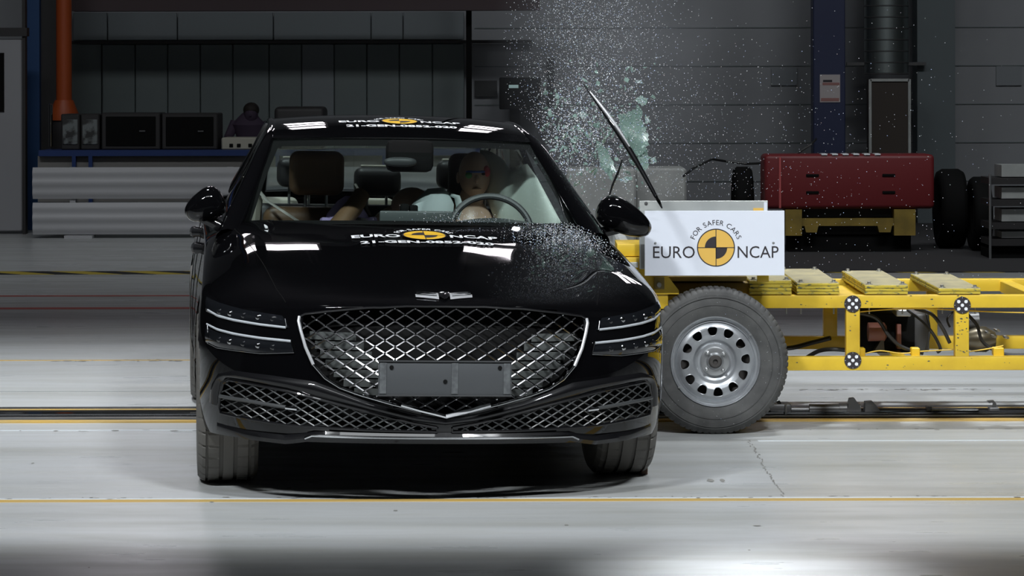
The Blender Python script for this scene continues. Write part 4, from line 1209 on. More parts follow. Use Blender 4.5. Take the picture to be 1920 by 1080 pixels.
# ================================================================== THE DRIVER DUMMY AND THE CHILD DUMMIES
def dummy(name, label, loc):
    e = empty(name, label=label, cat='dummy'); e.rotation_euler = (0, 0, R(7.3)); e.location = car.location; return e
dd = dummy('crash_dummy', 'driver crash test dummy with painted face marks behind the steering wheel', None)
mb = MB()
mb.tube([(.37, 1.72, .45), (.37, 1.72, .60), (.36, 1.72, .78), (.36, 1.72, .93), (.365, 1.71, 1.0), (.375, 1.69, 1.06), (.385, 1.68, 1.10)], [.15, .155, .17, .17, .12, .06, .055], 20, squash=.72)
mb.ell((.392, 1.67, 1.185), (.076, .098, .108), 28)
mb.ell((.392, 1.575, 1.165), (.014, .022, .022), 10)
mb.ell((.392, 1.582, 1.120), (.024, .012, .007), 10)
for sx in (-1, 1):
    mb.ell((.392 + sx * .077, 1.68, 1.17), (.010, .018, .028), 10)
    mb.tube([(.36 + sx * .17, 1.70, .96), (.36 + sx * .21, 1.62, .82), (.37 + sx * .17, 1.40, .86), (.385 + sx * .16, 1.22, .92)], [.062, .050, .040, .030], 12)
    for k in range(4):
        mb.tube([(.385 + sx * .16, 1.22, .92 + .016 * k - .02), (.385 + sx * .165, 1.16, .925 + .016 * k - .02), (.385 + sx * .15, 1.125, .925 + .016 * k - .02)], [.009, .009, .007], 6)
    mb.tube([(.385 + sx * .155, 1.22, .94), (.385 + sx * .13, 1.18, .945)], [.010, .008], 6)
    mb.tube([(.37 + sx * .09, 1.66, .52), (.37 + sx * .12, 1.25, .60), (.37 + sx * .11, 1.0, .34)], [.085, .062, .05], 12)
mb.build('body', M['skin'], dd)
MB().ell((.392, 1.597, 1.200), (.05, .026, .012), 14).build('face_paint', M['blue_p'], dd)
MB().ell((.435, 1.612, 1.20), (.026, .030, .030), 14).build('face_paint', M['red'], dd)
MB().ell((.36, 1.600, 1.185), (.02, .028, .02), 14).build('face_paint', M['green_p'], dd)
for sx in (-1, 1):
    MB().ell((.392 + sx * .030, 1.583, 1.19), (.012, .008, .007), 10).build('eye', M['black'], dd)
c1_ = dummy('passenger_dummy', 'crash dummy in a purple shirt leaning forward between the front seats', None)
mb = MB().tube([(-.20, 1.76, .60), (-.20, 1.76, .75), (-.205, 1.75, .92), (-.205, 1.74, 1.00), (-.20, 1.74, 1.06), (-.20, 1.74, 1.085)], [.12, .13, .125, .095, .05, .015], 20, squash=.6)
for sx in (-1, 1): mb.tube([(-.20 + sx * .09, 1.74, .97), (-.20 + sx * .12, 1.70, .85), (-.20 + sx * .09, 1.64, .74)], [.045, .04, .03], 10)
mb.build('shirt', M['purple'], c1_)
MB().tube([(-.30, 1.66, .90), (-.26, 1.655, .96), (-.20, 1.655, .985), (-.13, 1.66, .975), (-.08, 1.68, .94)], .009, 6).build('harness', M['leather_d'], c1_)
c2_ = dummy('passenger_dummy', 'tan headed crash test dummy leaning over between the seats beside the white airbag', None)
mb = MB().ell((.105, 1.80, 1.030), (.100, .11, .092), 24)
mb.tube([(.105, 1.80, .98), (.10, 1.90, .88), (.10, 2.0, .7), (.10, 2.05, .5)], [.05, .11, .13, .12], 16, squash=.75)
mb.ell((.105, 1.695, 1.005), (.012, .02, .018), 8)
for sx in (-1, 1):
    mb.ell((.105 + sx * .1, 1.82, 1.01), (.010, .018, .026), 10)
    mb.tube([(.10 + sx * .10, 1.95, .90), (.10 + sx * .13, 1.85, .8), (.1 + sx * .11, 1.7, .74)], [.05, .04, .03], 10)
mb.tube([(.03, 1.82, .995), (-.03, 1.80, .965), (-.085, 1.78, .93)], [.05, .045, .03], 12)
mb.build('body', M['skin'], c2_)

# ================================================================== THE TROLLEY
YN, YF = 13.3, 14.3
TX, TY = 1.6, 13.8
tr = empty('barrier_trolley', (TX, TY, 0), label='yellow steel barrier trolley on large road wheels that has run into the car', cat='trolley')
def tbox(name, u0, u1, v0, v1, Y, d, m=None, x0=None, x1=None, b=.004):
    a = X(u0, Y) if x0 is None else x0; c = X(u1, Y) if x1 is None else x1
    return MB().rbox(a - TX, c - TX, Y - TY, Y + d - TY, Z(v1, Y), Z(v0, Y), b, 2).build(name, m or M['yellow'], tr)
tbox('top_beam', 1225, 2500, 555, 579, YN, .06, x0=.62, x1=3.6)
tbox('bottom_beam', 1480, 2500, 670.5, 696, YN, .06, x0=.75, x1=3.6)
tbox('top_beam', 1225, 2500, 525, 548, YF, .06, x0=.62, x1=3.6)
tbox('bottom_beam', 1480, 2500, 632, 656, YF, .06, x0=.75, x1=3.6)
for u0, u1 in ((1585.5, 1611.5), (1790, 1816), (2120, 2146)):
    tbox('post', u0, u1, 578, 671, YN, .058)
for u0, u1 in ((1543.5, 1569), (1738, 1757), (2080, 2105)):
    tbox('post', u0, u1, 547, 633, YF, .058)
for xx in (.64, 1.34, 2.35):
    MB().rbox(xx - TX, xx + .06 - TX, YN + .05 - TY, YF + .01 - TY, .555, .615, .004, 1).build('cross_member', M['yellow'], tr)
MB().rbox(1.05 - TX, 1.62 - TX, YN + .2 - TY, YF - .1 - TY, .565, .60, .004, 1).build('deck_plate', M['yellow'], tr)
for xx in (1.0, 1.70, 2.6):
    MB().rbox(xx - TX, xx + .06 - TX, YN + .05 - TY, YF + .01 - TY, .27, .325, .004, 1).build('cross_member', M['yellow'], tr)
# ballast plates, stacked and bolted
def stack(u0, u1, vt, n, label):
    Yf = YN + .005
    x0, x1 = X(u0, Yf), X(u1, Yf)
    zb_ = Z(553.5, Yf); zt_ = Z(vt, Yf)
    e = empty('ballast_stack', ((x0 + x1) / 2, Yf + .5, zb_), label=label, cat='weight', group='ballast plates bolted on the trolley')
    hw = (x1 - x0) / 2; hh = (zt_ - zb_) / n
    for k in range(n):
        jx = random.uniform(-.003, .003)
        MB().rbox(-hw + jx, hw + jx, -.5, .5, k * hh + .0008, (k + 1) * hh - .0008, .0015, 1).build('ballast_plate', M['yellow_chip'], e, smooth=False)
    MB().box(-hw + .002, hw - .002, -.498, .498, n * hh - .0008, n * hh + .001).build('plate_top', M['plank'], e, smooth=False)
    for bx__ in (-hw * .78, hw * .78):
        for by__ in (-.455, .455):
            MB().lathe([(0, n * hh + .001), (.016, n * hh + .001), (.016, n * hh + .004), (.009, n * hh + .005), (.009, n * hh + .013), (0, n * hh + .014)], 'z', 10, (bx__, by__, 0)).build('bolt', M['zinc'], e)
        MB().tube([(bx__, -.455, -.03), (bx__, -.455, -.095)], .004, 6).build('bolt_end', M['zinc'], e)
    return e
stack(1405, 1484, 527, 4, 'worn yellow ballast stack half hidden behind the white sign')
stack(1493.5, 1573, 532, 4, 'worn yellow ballast stack just right of the white sign')
stack(1622, 1702.5, 536, 3, 'worn yellow ballast stack between the two round target markers')
stack(1759.5, 1838.5, 542.5, 2, 'lowest worn yellow ballast stack, over the right hand target marker')
# nose structure
tbox('nose_block', 1152, 1212, 458, 481, 13.12, .35, x0=.385, x1=.56)
tbox('nose_post', 1160, 1212, 483, 580, 13.10, .4, x0=.41, x1=.62)
for v in (492, 507):
    tbox('nose_pad', 1174, 1196, v, v + 10, 13.095, .01, M['alu'], b=.001)
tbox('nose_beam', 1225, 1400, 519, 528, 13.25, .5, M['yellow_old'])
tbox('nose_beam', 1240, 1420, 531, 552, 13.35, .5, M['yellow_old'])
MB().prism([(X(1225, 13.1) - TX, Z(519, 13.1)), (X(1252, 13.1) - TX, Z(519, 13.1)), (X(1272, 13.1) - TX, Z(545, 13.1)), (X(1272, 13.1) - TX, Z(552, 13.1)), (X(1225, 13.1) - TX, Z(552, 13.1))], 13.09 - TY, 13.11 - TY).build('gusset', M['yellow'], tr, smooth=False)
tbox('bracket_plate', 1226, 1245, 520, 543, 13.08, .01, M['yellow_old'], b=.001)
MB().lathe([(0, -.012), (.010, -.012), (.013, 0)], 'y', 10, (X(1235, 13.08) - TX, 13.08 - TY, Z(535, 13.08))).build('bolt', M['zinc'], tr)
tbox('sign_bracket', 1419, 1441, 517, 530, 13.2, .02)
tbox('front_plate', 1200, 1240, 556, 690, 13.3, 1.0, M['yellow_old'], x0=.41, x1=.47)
MB().rbox(.405 - TX, .46 - TX, 13.3 - TY, 14.7 - TY, .30, .86, .01, 1).build('impact_face', M['alu'], tr, smooth=False)
MB().prism([(.404 - TX, 13.2 - TY), (.404 - TX, 14.6 - TY), (.150 - TX, 14.6 - TY), (.335 - TX, 13.2 - TY)], .33, .80, 'xy').build('crushed_honeycomb', M['alu'], tr, smooth=False)
# wheels
def trolley_wheel(cx, cy, side):
    e = empty('wheel', (cx - TX, cy - TY, .334)); e.parent = tr
    rr = .338
    prof = [(.200, .012), (.205, -.006), (.222, -.012), (.250, -.020), (.283, -.022), (.302, -.016), (.308, -.0165), (.318, -.008), (.330, .004), (rr, .020), (rr, .160), (.330, .176), (.300, .20), (.205, .19)]
    def rf(i, k, r):
        if 8 <= i <= 11 and k % 4 == 0: return r - .005
        return r
    mb = MB()
    rows = []
    mb.lathe(prof, 'y', 288, (0, 0, 0), rf)
    mb.v = [(x, y * side, max(z, -.333)) for x, y, z in mb.v]
    mb.build('tyre', M['tyre2'], e, angle=28)
    mb = MB()
    for rq in (.262, .297):
        mb.tube([(rq * math.cos(a), side * -.0225, rq * math.sin(a)) for a in [2 * PI * k / 72 for k in range(73)]], .0016, 5, cap=False)
    mb.build('sidewall_ring', M['tyre2'], e)
    rim = MB().lathe([(.204, .02), (.209, -.008), (.205, -.014), (.199, -.010), (.196, .004), (.188, .006), (.184, .002), (.180, .010)], 'y', 96)
    rim.v = [(x, y * side, z) for x, y, z in rim.v]
    rm_ = rim.build('rim', M['steel'], e, angle=60)
    # disc with twelve stamped holes
    NR, NA = 36, 480
    dprof = [(.180, .010), (.172, .004), (.160, -.002), (.150, -.004), (.128, -.002), (.112, .004), (.100, .010), (.092, .026), (.078, .034), (.068, .034)]
    def dy(r):
        for (r0, y0), (r1, y1) in zip(dprof, dprof[1:]):
            if r >= r1: return y0 + (y1 - y0) * (r0 - r) / (r0 - r1)
        return dprof[-1][1]
    vs, fs = [], []
    rsl = [lerp(.180, .062, i / NR) for i in range(NR + 1)]
    for r in rsl:
        for k in range(NA):
            a = 2 * PI * k / NA; vs.append((r * math.cos(a), side * dy(r), r * math.sin(a)))
    H_ = [(.140 * math.cos(R(95 + 30 * h)), .140 * math.sin(R(95 + 30 * h)), R(95 + 30 * h)) for h in range(12)]
    for i in range(NR):
        rm2 = (rsl[i] + rsl[i + 1]) / 2
        for k in range(NA):
            a = 2 * PI * (k + .5) / NA; x, z = rm2 * math.cos(a), rm2 * math.sin(a)
            if .11 < rm2 < .17:
                hit = False
                for hx, hz, ha in H_:
                    u_ = (x - hx) * math.cos(ha) + (z - hz) * math.sin(ha); w_ = -(x - hx) * math.sin(ha) + (z - hz) * math.cos(ha)
                    if abs(u_ / .0215) ** 2.6 + abs(w_ / (.0225 + u_ * .25)) ** 2.6 < 1: hit = True; break
                if hit: continue
            fs.append((i * NA + k, i * NA + (k + 1) % NA, (i + 1) * NA + (k + 1) % NA, (i + 1) * NA + k))
    MB().add(vs, fs).build('disc', M['steel'], rm_, angle=60)
    mb = MB()
    for hx, hz, ha in H_:
        pts = []
        for k in range(25):
            t = 2 * PI * k / 24
            cu_, su_ = math.copysign(abs(math.cos(t)) ** .77, math.cos(t)), math.copysign(abs(math.sin(t)) ** .77, math.sin(t))
            u_ = .0215 * cu_; w_ = (.0225 + u_ * .25) * su_
            x = hx + u_ * math.cos(ha) - w_ * math.sin(ha); z = hz + u_ * math.sin(ha) + w_ * math.cos(ha)
            pts.append((x, side * (dy(math.hypot(x, z)) + .001), z))
        mb.tube(pts, .0024, 6, cap=False)
    mb.build('hole_rims', M['steel'], rm_)
    mb = MB().lathe([(0, .09), (.18, .09), (.18, .01)], 'y', 40); mb.v = [(x, y * side, z) for x, y, z in mb.v]
    mb.build('brake_drum', M['drum'], e)
    hb = MB().lathe([(.068, .034), (.066, .018), (.060, .016), (.040, .016), (.034, .002), (.031, -.004)], 'y', 48); hb.v = [(x, y * side, z) for x, y, z in hb.v]
    hb = hb.build('hub', M['steel2'], e)
    mb = MB().lathe([(.031, -.004), (.024, -.012), (.012, -.012), (.010, -.002), (0, -.002)], 'y', 32); mb.v = [(x, y * side, z) for x, y, z in mb.v]
    mb.build('hub_cap', M['drum'], e)
    for k in range(4):
        a = R(42 + 90 * k)
        mb = MB().lathe([(.009, .016), (.009, .006), (.006, -.002), (0, -.004)], 'y', 8, (.053 * math.cos(a), 0, .053 * math.sin(a))); mb.v = [(x, y * side, z) for x, y, z in mb.v]
        mb.build('wheel_nut', M['zinc'], hb)
    for a in (38, 215): 
        a = R(a); MB().rbox(.203 * math.cos(a) - .006, .203 * math.cos(a) + .006, side * -.012 - .006, side * -.012 + .002, .203 * math.sin(a) - .004, .203 * math.sin(a) + .004, .001, 1).build('balance_weight', M['zinc'], rm_)
    mb = MB()
    return e
trolley_wheel(X(1340, 13.05), 13.05, 1)
trolley_wheel(X(1340, 13.05), 14.55, -1)
MB().tube([(X(1340, 13.05) - TX, 13.12 - TY, .334), (X(1340, 13.05) - TX, 14.48 - TY, .334)], .03, 12).build('axle', M['dark_metal'], tr)
# hydraulics and wiring inside the frame
Yh = 13.7
q = lambda u: X(u, Yh) - TX
zz_ = lambda v: Z(v, Yh)
MB().rbox(q(1612), q(1712), -.15, .25, zz_(661), zz_(588), .01, 2).build('battery_box', M['black'], tr)
MB().lathe([(0, q(1622)), (.045, q(1622)), (.045, q(1652)), (.03, q(1656)), (0, q(1656))], 'x', 24, (0, -.20, zz_(620))).build('motor', M['copper'], tr)
MB().rbox(q(1676), q(1684), -.20, .0, zz_(652), zz_(606), .003, 1).build('side_plate', M['copper'], tr)
MB().rbox(q(1712), q(1742), -.10, .2, zz_(662), zz_(590), .01, 2).build('control_box', M['dark_metal'], tr)
MB().prism([(q(1632), zz_(656)), (q(1652), zz_(656)), (q(1650), zz_(628))], -.22, -.16).build('fin', M['dark_metal'], tr, smooth=False)
MB().lathe([(0, q(1800)), (.035, q(1802)), (.062, q(1830)), (.062, q(1850)), (.035, q(1868)), (0, q(1870))], 'x', 24, (0, -.05, zz_(640))).build('gas_bottle', mat('olive_metal', (.16, .14, .10), .3, metal=.7), tr)
MB().lathe([(0, q(1813)), (.04, q(1813)), (.045, q(1838)), (0, q(1840))], 'x', 20, (0, -.02, zz_(606))).build('valve_block', M['dark_metal'], tr)
MB().rbox(q(1672), q(1700), -.25, -.1, zz_(590), zz_(578), .004, 1).build('valve', M['zinc'], tr)
def cable(pts, r=.007, m='cable', name='cable'):
    P3 = [Vector((X(u, Y) - TX, Y - TY, Z(v, Y))) for u, v, Y in pts]
    out = []
    for i in range(len(P3) - 1):
        p0, p1, p2, p3 = P3[max(i - 1, 0)], P3[i], P3[i + 1], P3[min(i + 2, len(P3) - 1)]
        for k in range(6):
            t = k / 6
            out.append(.5 * ((2 * p1) + (p2 - p0) * t + (2 * p0 - 5 * p1 + 4 * p2 - p3) * t * t + (3 * p1 - p0 - 3 * p2 + p3) * t ** 3))
    out.append(P3[-1])
    return MB().tube(out, r, 8).build(name, M[m], tr)
cable([(1470, 654, 13.6), (1490, 652, 13.6), (1520, 644, 13.55), (1556, 635, 13.5)], .011)
cable([(1512, 671, 13.6), (1535, 659, 13.55), (1560, 656, 13.5), (1590, 658, 13.5)], .010)
cable([(1590, 585, 13.4), (1640, 597, 13.45), (1665, 630, 13.45), (1690, 652, 13.45), (1730, 664, 13.45)], .009)
cable([(1700, 582, 13.5), (1730, 605, 13.45), (1750, 630, 13.45), (1762, 655, 13.5), (1756, 662, 13.5)], .008)
cable([(1715, 580, 13.45), (1745, 590, 13.4), (1765, 615, 13.4), (1780, 645, 13.4)], .009)
cable([(1735, 585, 13.5), (1742, 620, 13.45), (1735, 660, 13.45)], .006)
cable([(1806, 585, 13.45), (1830, 610, 13.45), (1840, 640, 13.45), (1862, 658, 13.45), (1890, 667, 13.45), (1960, 667, 13.45)], .008)
cable([(1780, 615, 13.5), (1775, 600, 13.5), (1785, 588, 13.5), (1795, 586, 13.5)], .005)
cable([(1612, 586, 13.33), (1660, 582, 13.33), (1720, 580, 13.33), (1790, 583, 13.33), (1850, 586, 13.33), (1950, 589, 13.33)], .003, 'yellow', 'wire')
cable([(1622, 664, 13.38), (1650, 659, 13.38), (1690, 664, 13.38), (1730, 660, 13.38), (1790, 657, 13.38)], .003, 'yellow', 'wire')
cable([(1816, 661, 13.38), (1850, 656, 13.38), (1880, 650, 13.38)], .003, 'yellow', 'wire')
for u, w_ in ((1616, 11), (1716, 16), (1872, 20)):
    o = MB().rbox(X(u - w_ / 2, 13.36) - TX, X(u + w_ / 2, 13.36) - TX, 13.36 - TY, 13.42 - TY, Z(670, 13.36), Z(654, 13.36), .004, 1).build('cable_clip', M['yellow'], tr)
for u, v in ((1850, 625), (1862, 632), (1885, 634), (1868, 621)):
    p = at(u, v, 13.55); MB().ell((p.x - TX, p.y - TY, p.z), (.018, .012, .008), 10, rot=Matrix.Rotation(R(20), 3, 'Y')).build('connector', M['zinc'], tr)
# paint chips on the frame
mb = MB()
random.seed(3)
for _ in range(60):
    u, v = random.choice([(random.uniform(1500, 1915), random.uniform(556, 577)), (random.uniform(1490, 1915), random.uniform(672, 695)), (random.uniform(1588, 1610), random.uniform(582, 668)), (random.uniform(1792, 1814), random.uniform(582, 668))])
    s_ = random.uniform(.002, .006)
    p = at(u, v, YN - .0006)
    n = 6
    mb.add([(p.x - TX + s_ * random.uniform(.6, 1.5) * math.cos(2 * PI * k / n), p.y - TY, p.z + s_ * .6 * random.uniform(.5, 1.2) * math.sin(2 * PI * k / n)) for k in range(n)], [tuple(range(n))])
tag(mb.build('paint_chips', M['dark_metal'], tr, smooth=False), kind='stuff')
# aluminium plate and the sign
ap = MB().rbox(X(1198, 13.06), X(1439, 13.06), 13.055, 13.065, Z(505, 13.06), Z(377, 13.06), .002, 1).build('backing_plate', M['alu'], smooth=False)
tag(ap, 'dull aluminium plate sticking out behind the white sign', 'plate')
MB().box(X(1412, 13.05), X(1431, 13.05), 13.052, 13.0555, Z(397, 13.05), Z(391, 13.05)).build('yellow_tab', M['orange'], ap, smooth=False)
MB().box(X(1432, 13.05), X(1438, 13.05), 13.052, 13.0555, Z(400, 13.05), Z(380, 13.05)).build('tape', M['white'], ap, smooth=False)
MB().lathe([(0, -.004), (.008, -.003), (.008, 0)], 'y', 12, (X(1211, 13.05), 13.055, Z(382, 13.05))).build('bolt_hole', M['dark_metal'], ap)
YS = 12.99
sc_ = Vector(at(1339.2, 457, YS))
sg_ = empty('sign', sc_, label='white rectangular sign with an amber and black target emblem above the trolley wheel', cat='sign')
hw, hh = X(1470.3, YS) - sc_.x, Z(396, YS) - sc_.z
MB().rbox(-hw, hw, 0, .006, -(sc_.z - Z(517.5, YS)), hh, .001, 1).build('sign_board', M['white'], sg_, smooth=False)
ec = at(1341.8, 465, YS)
ex, ez = ec.x - sc_.x, ec.z - sc_.z
emblem(lambda a, b_, l: (ex + a, -.0006 * l, ez + b_), sg_, M['ink'], M['orange'], M['ink'], s=.985)
for u in (1228, 1449.5):
    p = at(u, 456.5, YS); MB().lathe([(0, -.004), (.005, -.003), (.0065, 0)], 'y', 12, (p.x - sc_.x, 0, p.z - sc_.z)).build('screw', M['zinc'], sg_)
for u in (1240, 1430):
    p = at(u, 470, YS); MB().box(p.x - sc_.x - .02, p.x - sc_.x + .02, .006, .065, -.10, .0).build('spacer', M['dark_metal'], sg_, smooth=False)
# round five dot target markers
for i, (u, v) in enumerate(((1598, 571), (1803.5, 574), (1598, 677))):
    p = at(u, v, YN - .004)
    e = empty('target_marker', p, label=('round black marker with five white dots on the upper beam, left of the pair', 'round black marker with five white dots on the upper beam near the right edge', 'round black marker with five white dots on the lower beam')[i], cat='marker', group='target markers on the trolley frame')
    rr = 15.8 / F_PX * YN
    MB().lathe([(0, -.001), (rr, -.001), (rr, .003), (0, .003)], 'y', 40).build('marker_disc', M['ink'], e, angle=30)
    for dx, dz in ((0, 0), (-.43, .43), (.43, .43), (-.43, -.43), (.43, -.43)):
        MB().lathe([(0, -.0022), (rr * .20, -.0022), (rr * .20, -.001)], 'y', 20, (dx * rr, 0, dz * rr)).build('dot', M['decal_w'], e)
    mb = MB()
    for a in range(0, 360, 45):
        ca, sa = math.cos(R(a)), math.sin(R(a))
        mb.tube([(rr * .82 * ca, -.0015, rr * .82 * sa), (rr * .97 * ca, -.0015, rr * .97 * sa)], .0006, 4)
    mb.build('tick_marks', M['decal_w'], e)
# fittings on the guide rail at the right
Yg2 = 13.86
def rail_thing(name, label, cat, fn):
    e = empty(name, (0, Yg2, .012), label=label, cat=cat); fn(e, lambda u: X(u, Yg2), lambda v: Z(v, Yg2) - .012); return e
rail_thing('rail_coupling', 'dark bolted coupling on the rail just behind the trolley wheel', 'coupling', lambda e, q, z: [
    MB().rbox(q(1440), q(1481), -.06, .06, 0, z(756), .01, 2).build('coupling_body', M['dark_metal'], e),
    MB().prism([(q(1415), 0), (q(1455), 0), (q(1462), z(754)), (q(1448), z(758))], -.05, .05).build('coupling_jaw', M['black'], e, smooth=False),
    MB().tube([(q(1470), -.065, z(775)), (q(1470), -.065, z(757))], .006, 8).build('bolt', M['zinc'], e)])
rail_thing('rail_cylinder', 'dark hydraulic cylinder lying along the rail with two upright fins', 'cylinder', lambda e, q, z: [
    MB().lathe([(0, q(1516)), (.024, q(1516)), (.024, q(1572)), (.028, q(1572)), (.028, q(1586)), (.024, q(1588)), (.024, q(1612)), (0, q(1612))], 'x', 24, (0, 0, z(768))).build('cylinder_body', M['dark_metal'], e),
    MB().tube([(q(1481), 0, z(768)), (q(1516), 0, z(768))], .008, 8).build('piston_rod', M['dark_metal'], e),
    MB().prism([(q(1585), z(772)), (q(1612), z(772)), (q(1612), z(765)), (q(1600), z(747)), (q(1591), z(748))], -.03, .03).build('fin', M['dark_metal'], e, smooth=False),
    MB().prism([(q(1618), z(780)), (q(1656), z(782)), (q(1640), z(760)), (q(1634), z(753)), (q(1620), z(754))], -.035, .03).build('fin', M['dark_metal'], e, smooth=False),
    MB().rbox(q(1590), q(1660), -.05, .05, -.01, z(780), .004, 1).build('foot', M['dark_metal'], e)])
rail_thing('rail_bar', 'flat silver block lying on the rail beneath the trolley frame', 'block', lambda e, q, z: [
    MB().rbox(q(1742), q(1831), -.06, .02, 0, z(767), .004, 1).build('bar_body', M['rail'], e),
    MB().rbox(q(1736), q(1746), -.02, .04, 0, z(763), .004, 1).build('end_stop', M['dark_metal'], e)])
rail_thing('rail_hook', 'small dark hook standing up from the rail near the right edge', 'hook', lambda e, q, z: [
    MB().rbox(q(1852), q(1871), -.03, .03, 0, z(765), .004, 1).build('hook_body', M['dark_metal'], e),
    MB().prism([(q(1853), z(766)), (q(1860), z(766)), (q(1861), z(757)), (q(1857), z(756)), (q(1853), z(757)), (q(1849), z(753)), (q(1861), z(752)), (q(1866), z(758)), (q(1866), z(766))], -.015, .015).build('hook_tip', M['dark_metal'], e, smooth=False)])
o = MB().rbox(X(1200, 11.72), X(1213, 11.72), 11.72, 11.76, 0, Z(873.5, 11.72), .003, 1).build('metal_cube', M['rust'])
tag(o, 'small reddish metal cube lying against the tyre at the right', 'cube')

# ================================================================== FLYING TRIM AND BROKEN GLASS
P0, P1 = at(1091, 154, 12.75), at(1241, 391, 12.62)
pts, rad = [], []
for i in range(25):
    t = i / 24
    p = P0.lerp(P1, t); p.x += .012 * math.sin(PI * t); p.z += .012 * math.sin(PI * t)
    pts.append(p); rad.append(interp(t, [(0, .002), (.1, .007), (.35, .0165), (.65, .016), (.68, .0135), (.9, .011), (1, .004)]))
tb = MB().tube(pts, rad, 12, squash=.8).build('window_trim', M['trim'])
tag(tb, 'long black window trim strip flying above the trolley sign', 'trim')
MB().tube([pts[-3] + Vector((0, -.008, .004)), pts[-2] + Vector((0, -.008, .004)), pts[-1]], [.004, .007, .003], 8).build('bright_tip', M['chrome'], tb)
MB().tube([p + Vector((.45 * r_, -.75 * r_, .25 * r_)) for p, r_ in zip(pts[2:14], rad[2:14])], [.003 + .0045 * math.sin(PI * k / 11) for k in range(12)], 8).build('glint_strip', M['badge'], tb)  # highlight on the gloss black trim, built as a pale silver strip
sp = [at(1166, 300, 12.9), at(1158, 325, 12.9), at(1148, 348, 12.9), at(1140, 375, 12.9)]
tag(MB().tube(sp, [.003, .006, .005, .003], 8).build('rod_fragment', M['trim']), 'thin black and white broken rod flying below the trim strip', 'fragment')
random.seed(11)
def polyshard(r, n=7, th=.003, jag=.35):
    base = [(r * random.uniform(1 - jag, 1 + jag) * math.cos(2 * PI * (k + random.uniform(-.3, .3)) / n), r * random.uniform(1 - jag, 1 + jag) * math.sin(2 * PI * (k + random.uniform(-.3, .3)) / n) * .7) for k in range(n)]
    return MB().prism(base, -th / 2, th / 2)
# big crazed sheets still holding together, outline in picture pixels
def sheet(px_, Y, label, bend=.03, name='glass_sheet'):
    c = at(sum(p[0] for p in px_) / len(px_), sum(p[1] for p in px_) / len(px_), Y)
    P2 = []
    for i in range(len(px_)):
        a, b_ = px_[i], px_[(i + 1) % len(px_)]
        for k in range(4):
            t = k / 4
            P2.append((lerp(a[0], b_[0], t) + random.uniform(-2.2, 2.2), lerp(a[1], b_[1], t) + random.uniform(-2.2, 2.2)))
    cu_ = sum(p[0] for p in P2) / len(P2); cv_ = sum(p[1] for p in P2) / len(P2)
    rows = []
    for f_ in (0.0, .25, .5, .75, 1.0):
        row = []
        for u, v in P2:
            q_ = at(lerp(cu_, u, f_), lerp(cv_, v, f_), Y) - c
            q_.y += noise.noise(Vector((q_.x * 9, q_.z * 9, Y))) * bend
            row.append(tuple(q_))
        rows.append(row)
    n = len(P2)
    mb = MB().grid(rows, closed=True)
    mb.grid([[(x, y + .005, z) for x, y, z in r_] for r_ in rows], closed=True)
    mb.grid([rows[-1], [(x, y + .005, z) for x, y, z in rows[-1]]], closed=True)
    o = mb.build(name, M['sheet'], smooth=False); o.location = c
    tag(o, label, 'glass', 'broken window glass sheets in the air')
    # crumbs stuck to it
    cr_ = MB()
    for _ in range(int(90 * len(px_) / 8)):
        i = random.randrange(n); f_ = random.random() ** .6
        u, v = lerp(cu_, P2[i][0], f_), lerp(cv_, P2[i][1], f_)
        q_ = at(u, v, Y) - c; q_.y += noise.noise(Vector((q_.x * 9, q_.z * 9, Y))) * bend - .002
        r_ = random.uniform(.0012, .003)
        cr_.ell(q_, (r_, r_, r_ * .8), 4)
    tag(cr_.build('glass_crumbs', M['grain'], o, smooth=False), kind='stuff')
    return o
sheet([(1158, 215), (1175, 212), (1192, 205), (1197, 196), (1203, 205), (1202, 222), (1210, 245), (1216, 258), (1215, 275), (1204, 290), (1190, 296), (1178, 290), (1170, 268), (1165, 245)], 13.0, 'largest crazed sheet of green window glass, right of the flying trim strip')
sheet([(1190, 188), (1201, 180), (1212, 185), (1211, 197), (1202, 200)], 13.05, 'small dark green glass piece above the largest crazed sheet')
sheet([(1200, 290), (1214, 278), (1218, 296), (1216, 315), (1205, 322), (1192, 318), (1190, 302)], 13.0, 'crazed glass sheet just below the largest one')
sheet([(1209, 216), (1218, 222), (1219, 232), (1209, 232)], 13.0, 'small glass triangle at the right edge of the largest sheet')
sheet([(1084, 212), (1092, 208), (1100, 214), (1097, 221), (1088, 222)], 12.9, 'rounded lump of green glass left of the flying trim strip')
sheet([(1160, 336), (1175, 330), (1184, 333), (1174, 342), (1162, 342)], 12.85, 'flat elongated glass flake under the flying trim strip')
sheet([(1190, 150), (1205, 152), (1206, 157), (1195, 156)], 13.0, 'thin flat glass flake above all the sheets')
sheet([(1218, 298), (1230, 294), (1229, 304), (1220, 308)], 12.9, 'bright small glass flake at the right end of the cloud, above the sign')
sheet([(1118, 262), (1135, 275), (1148, 300), (1155, 322), (1142, 330), (1128, 318), (1120, 290)], 12.95, 'loose crazed glass patch left of the middle of the trim strip')
sheet([(1176, 260), (1188, 270), (1196, 300), (1186, 312), (1176, 290)], 13.03, 'narrow crazed glass strip between the trim strip and the lower sheet')
shapes = []
for k in range(14):
    o = polyshard(random.uniform(.006, .011), random.choice((4, 5, 6, 7))).build('shard_shape', M['shard'], smooth=False)
    shapes.append(o)
def cloud_uv():
    while True:
        r_ = random.random()
        if r_ < .62: u, v = random.gauss(1075, 42), random.gauss(262, 50)
        elif r_ < .85: u, v = random.gauss(1165, 34), random.gauss(250, 80)
        else: u, v = random.gauss(1110, 60), random.gauss(200, 70)
        edge = interp(v, [(200, 985), (230, 992), (265, 1015), (330, 1050), (400, 1095)])
        if u < edge + 4 or v > 395 or v < 110 or u > 1240 or u < 985: continue
        return u, v
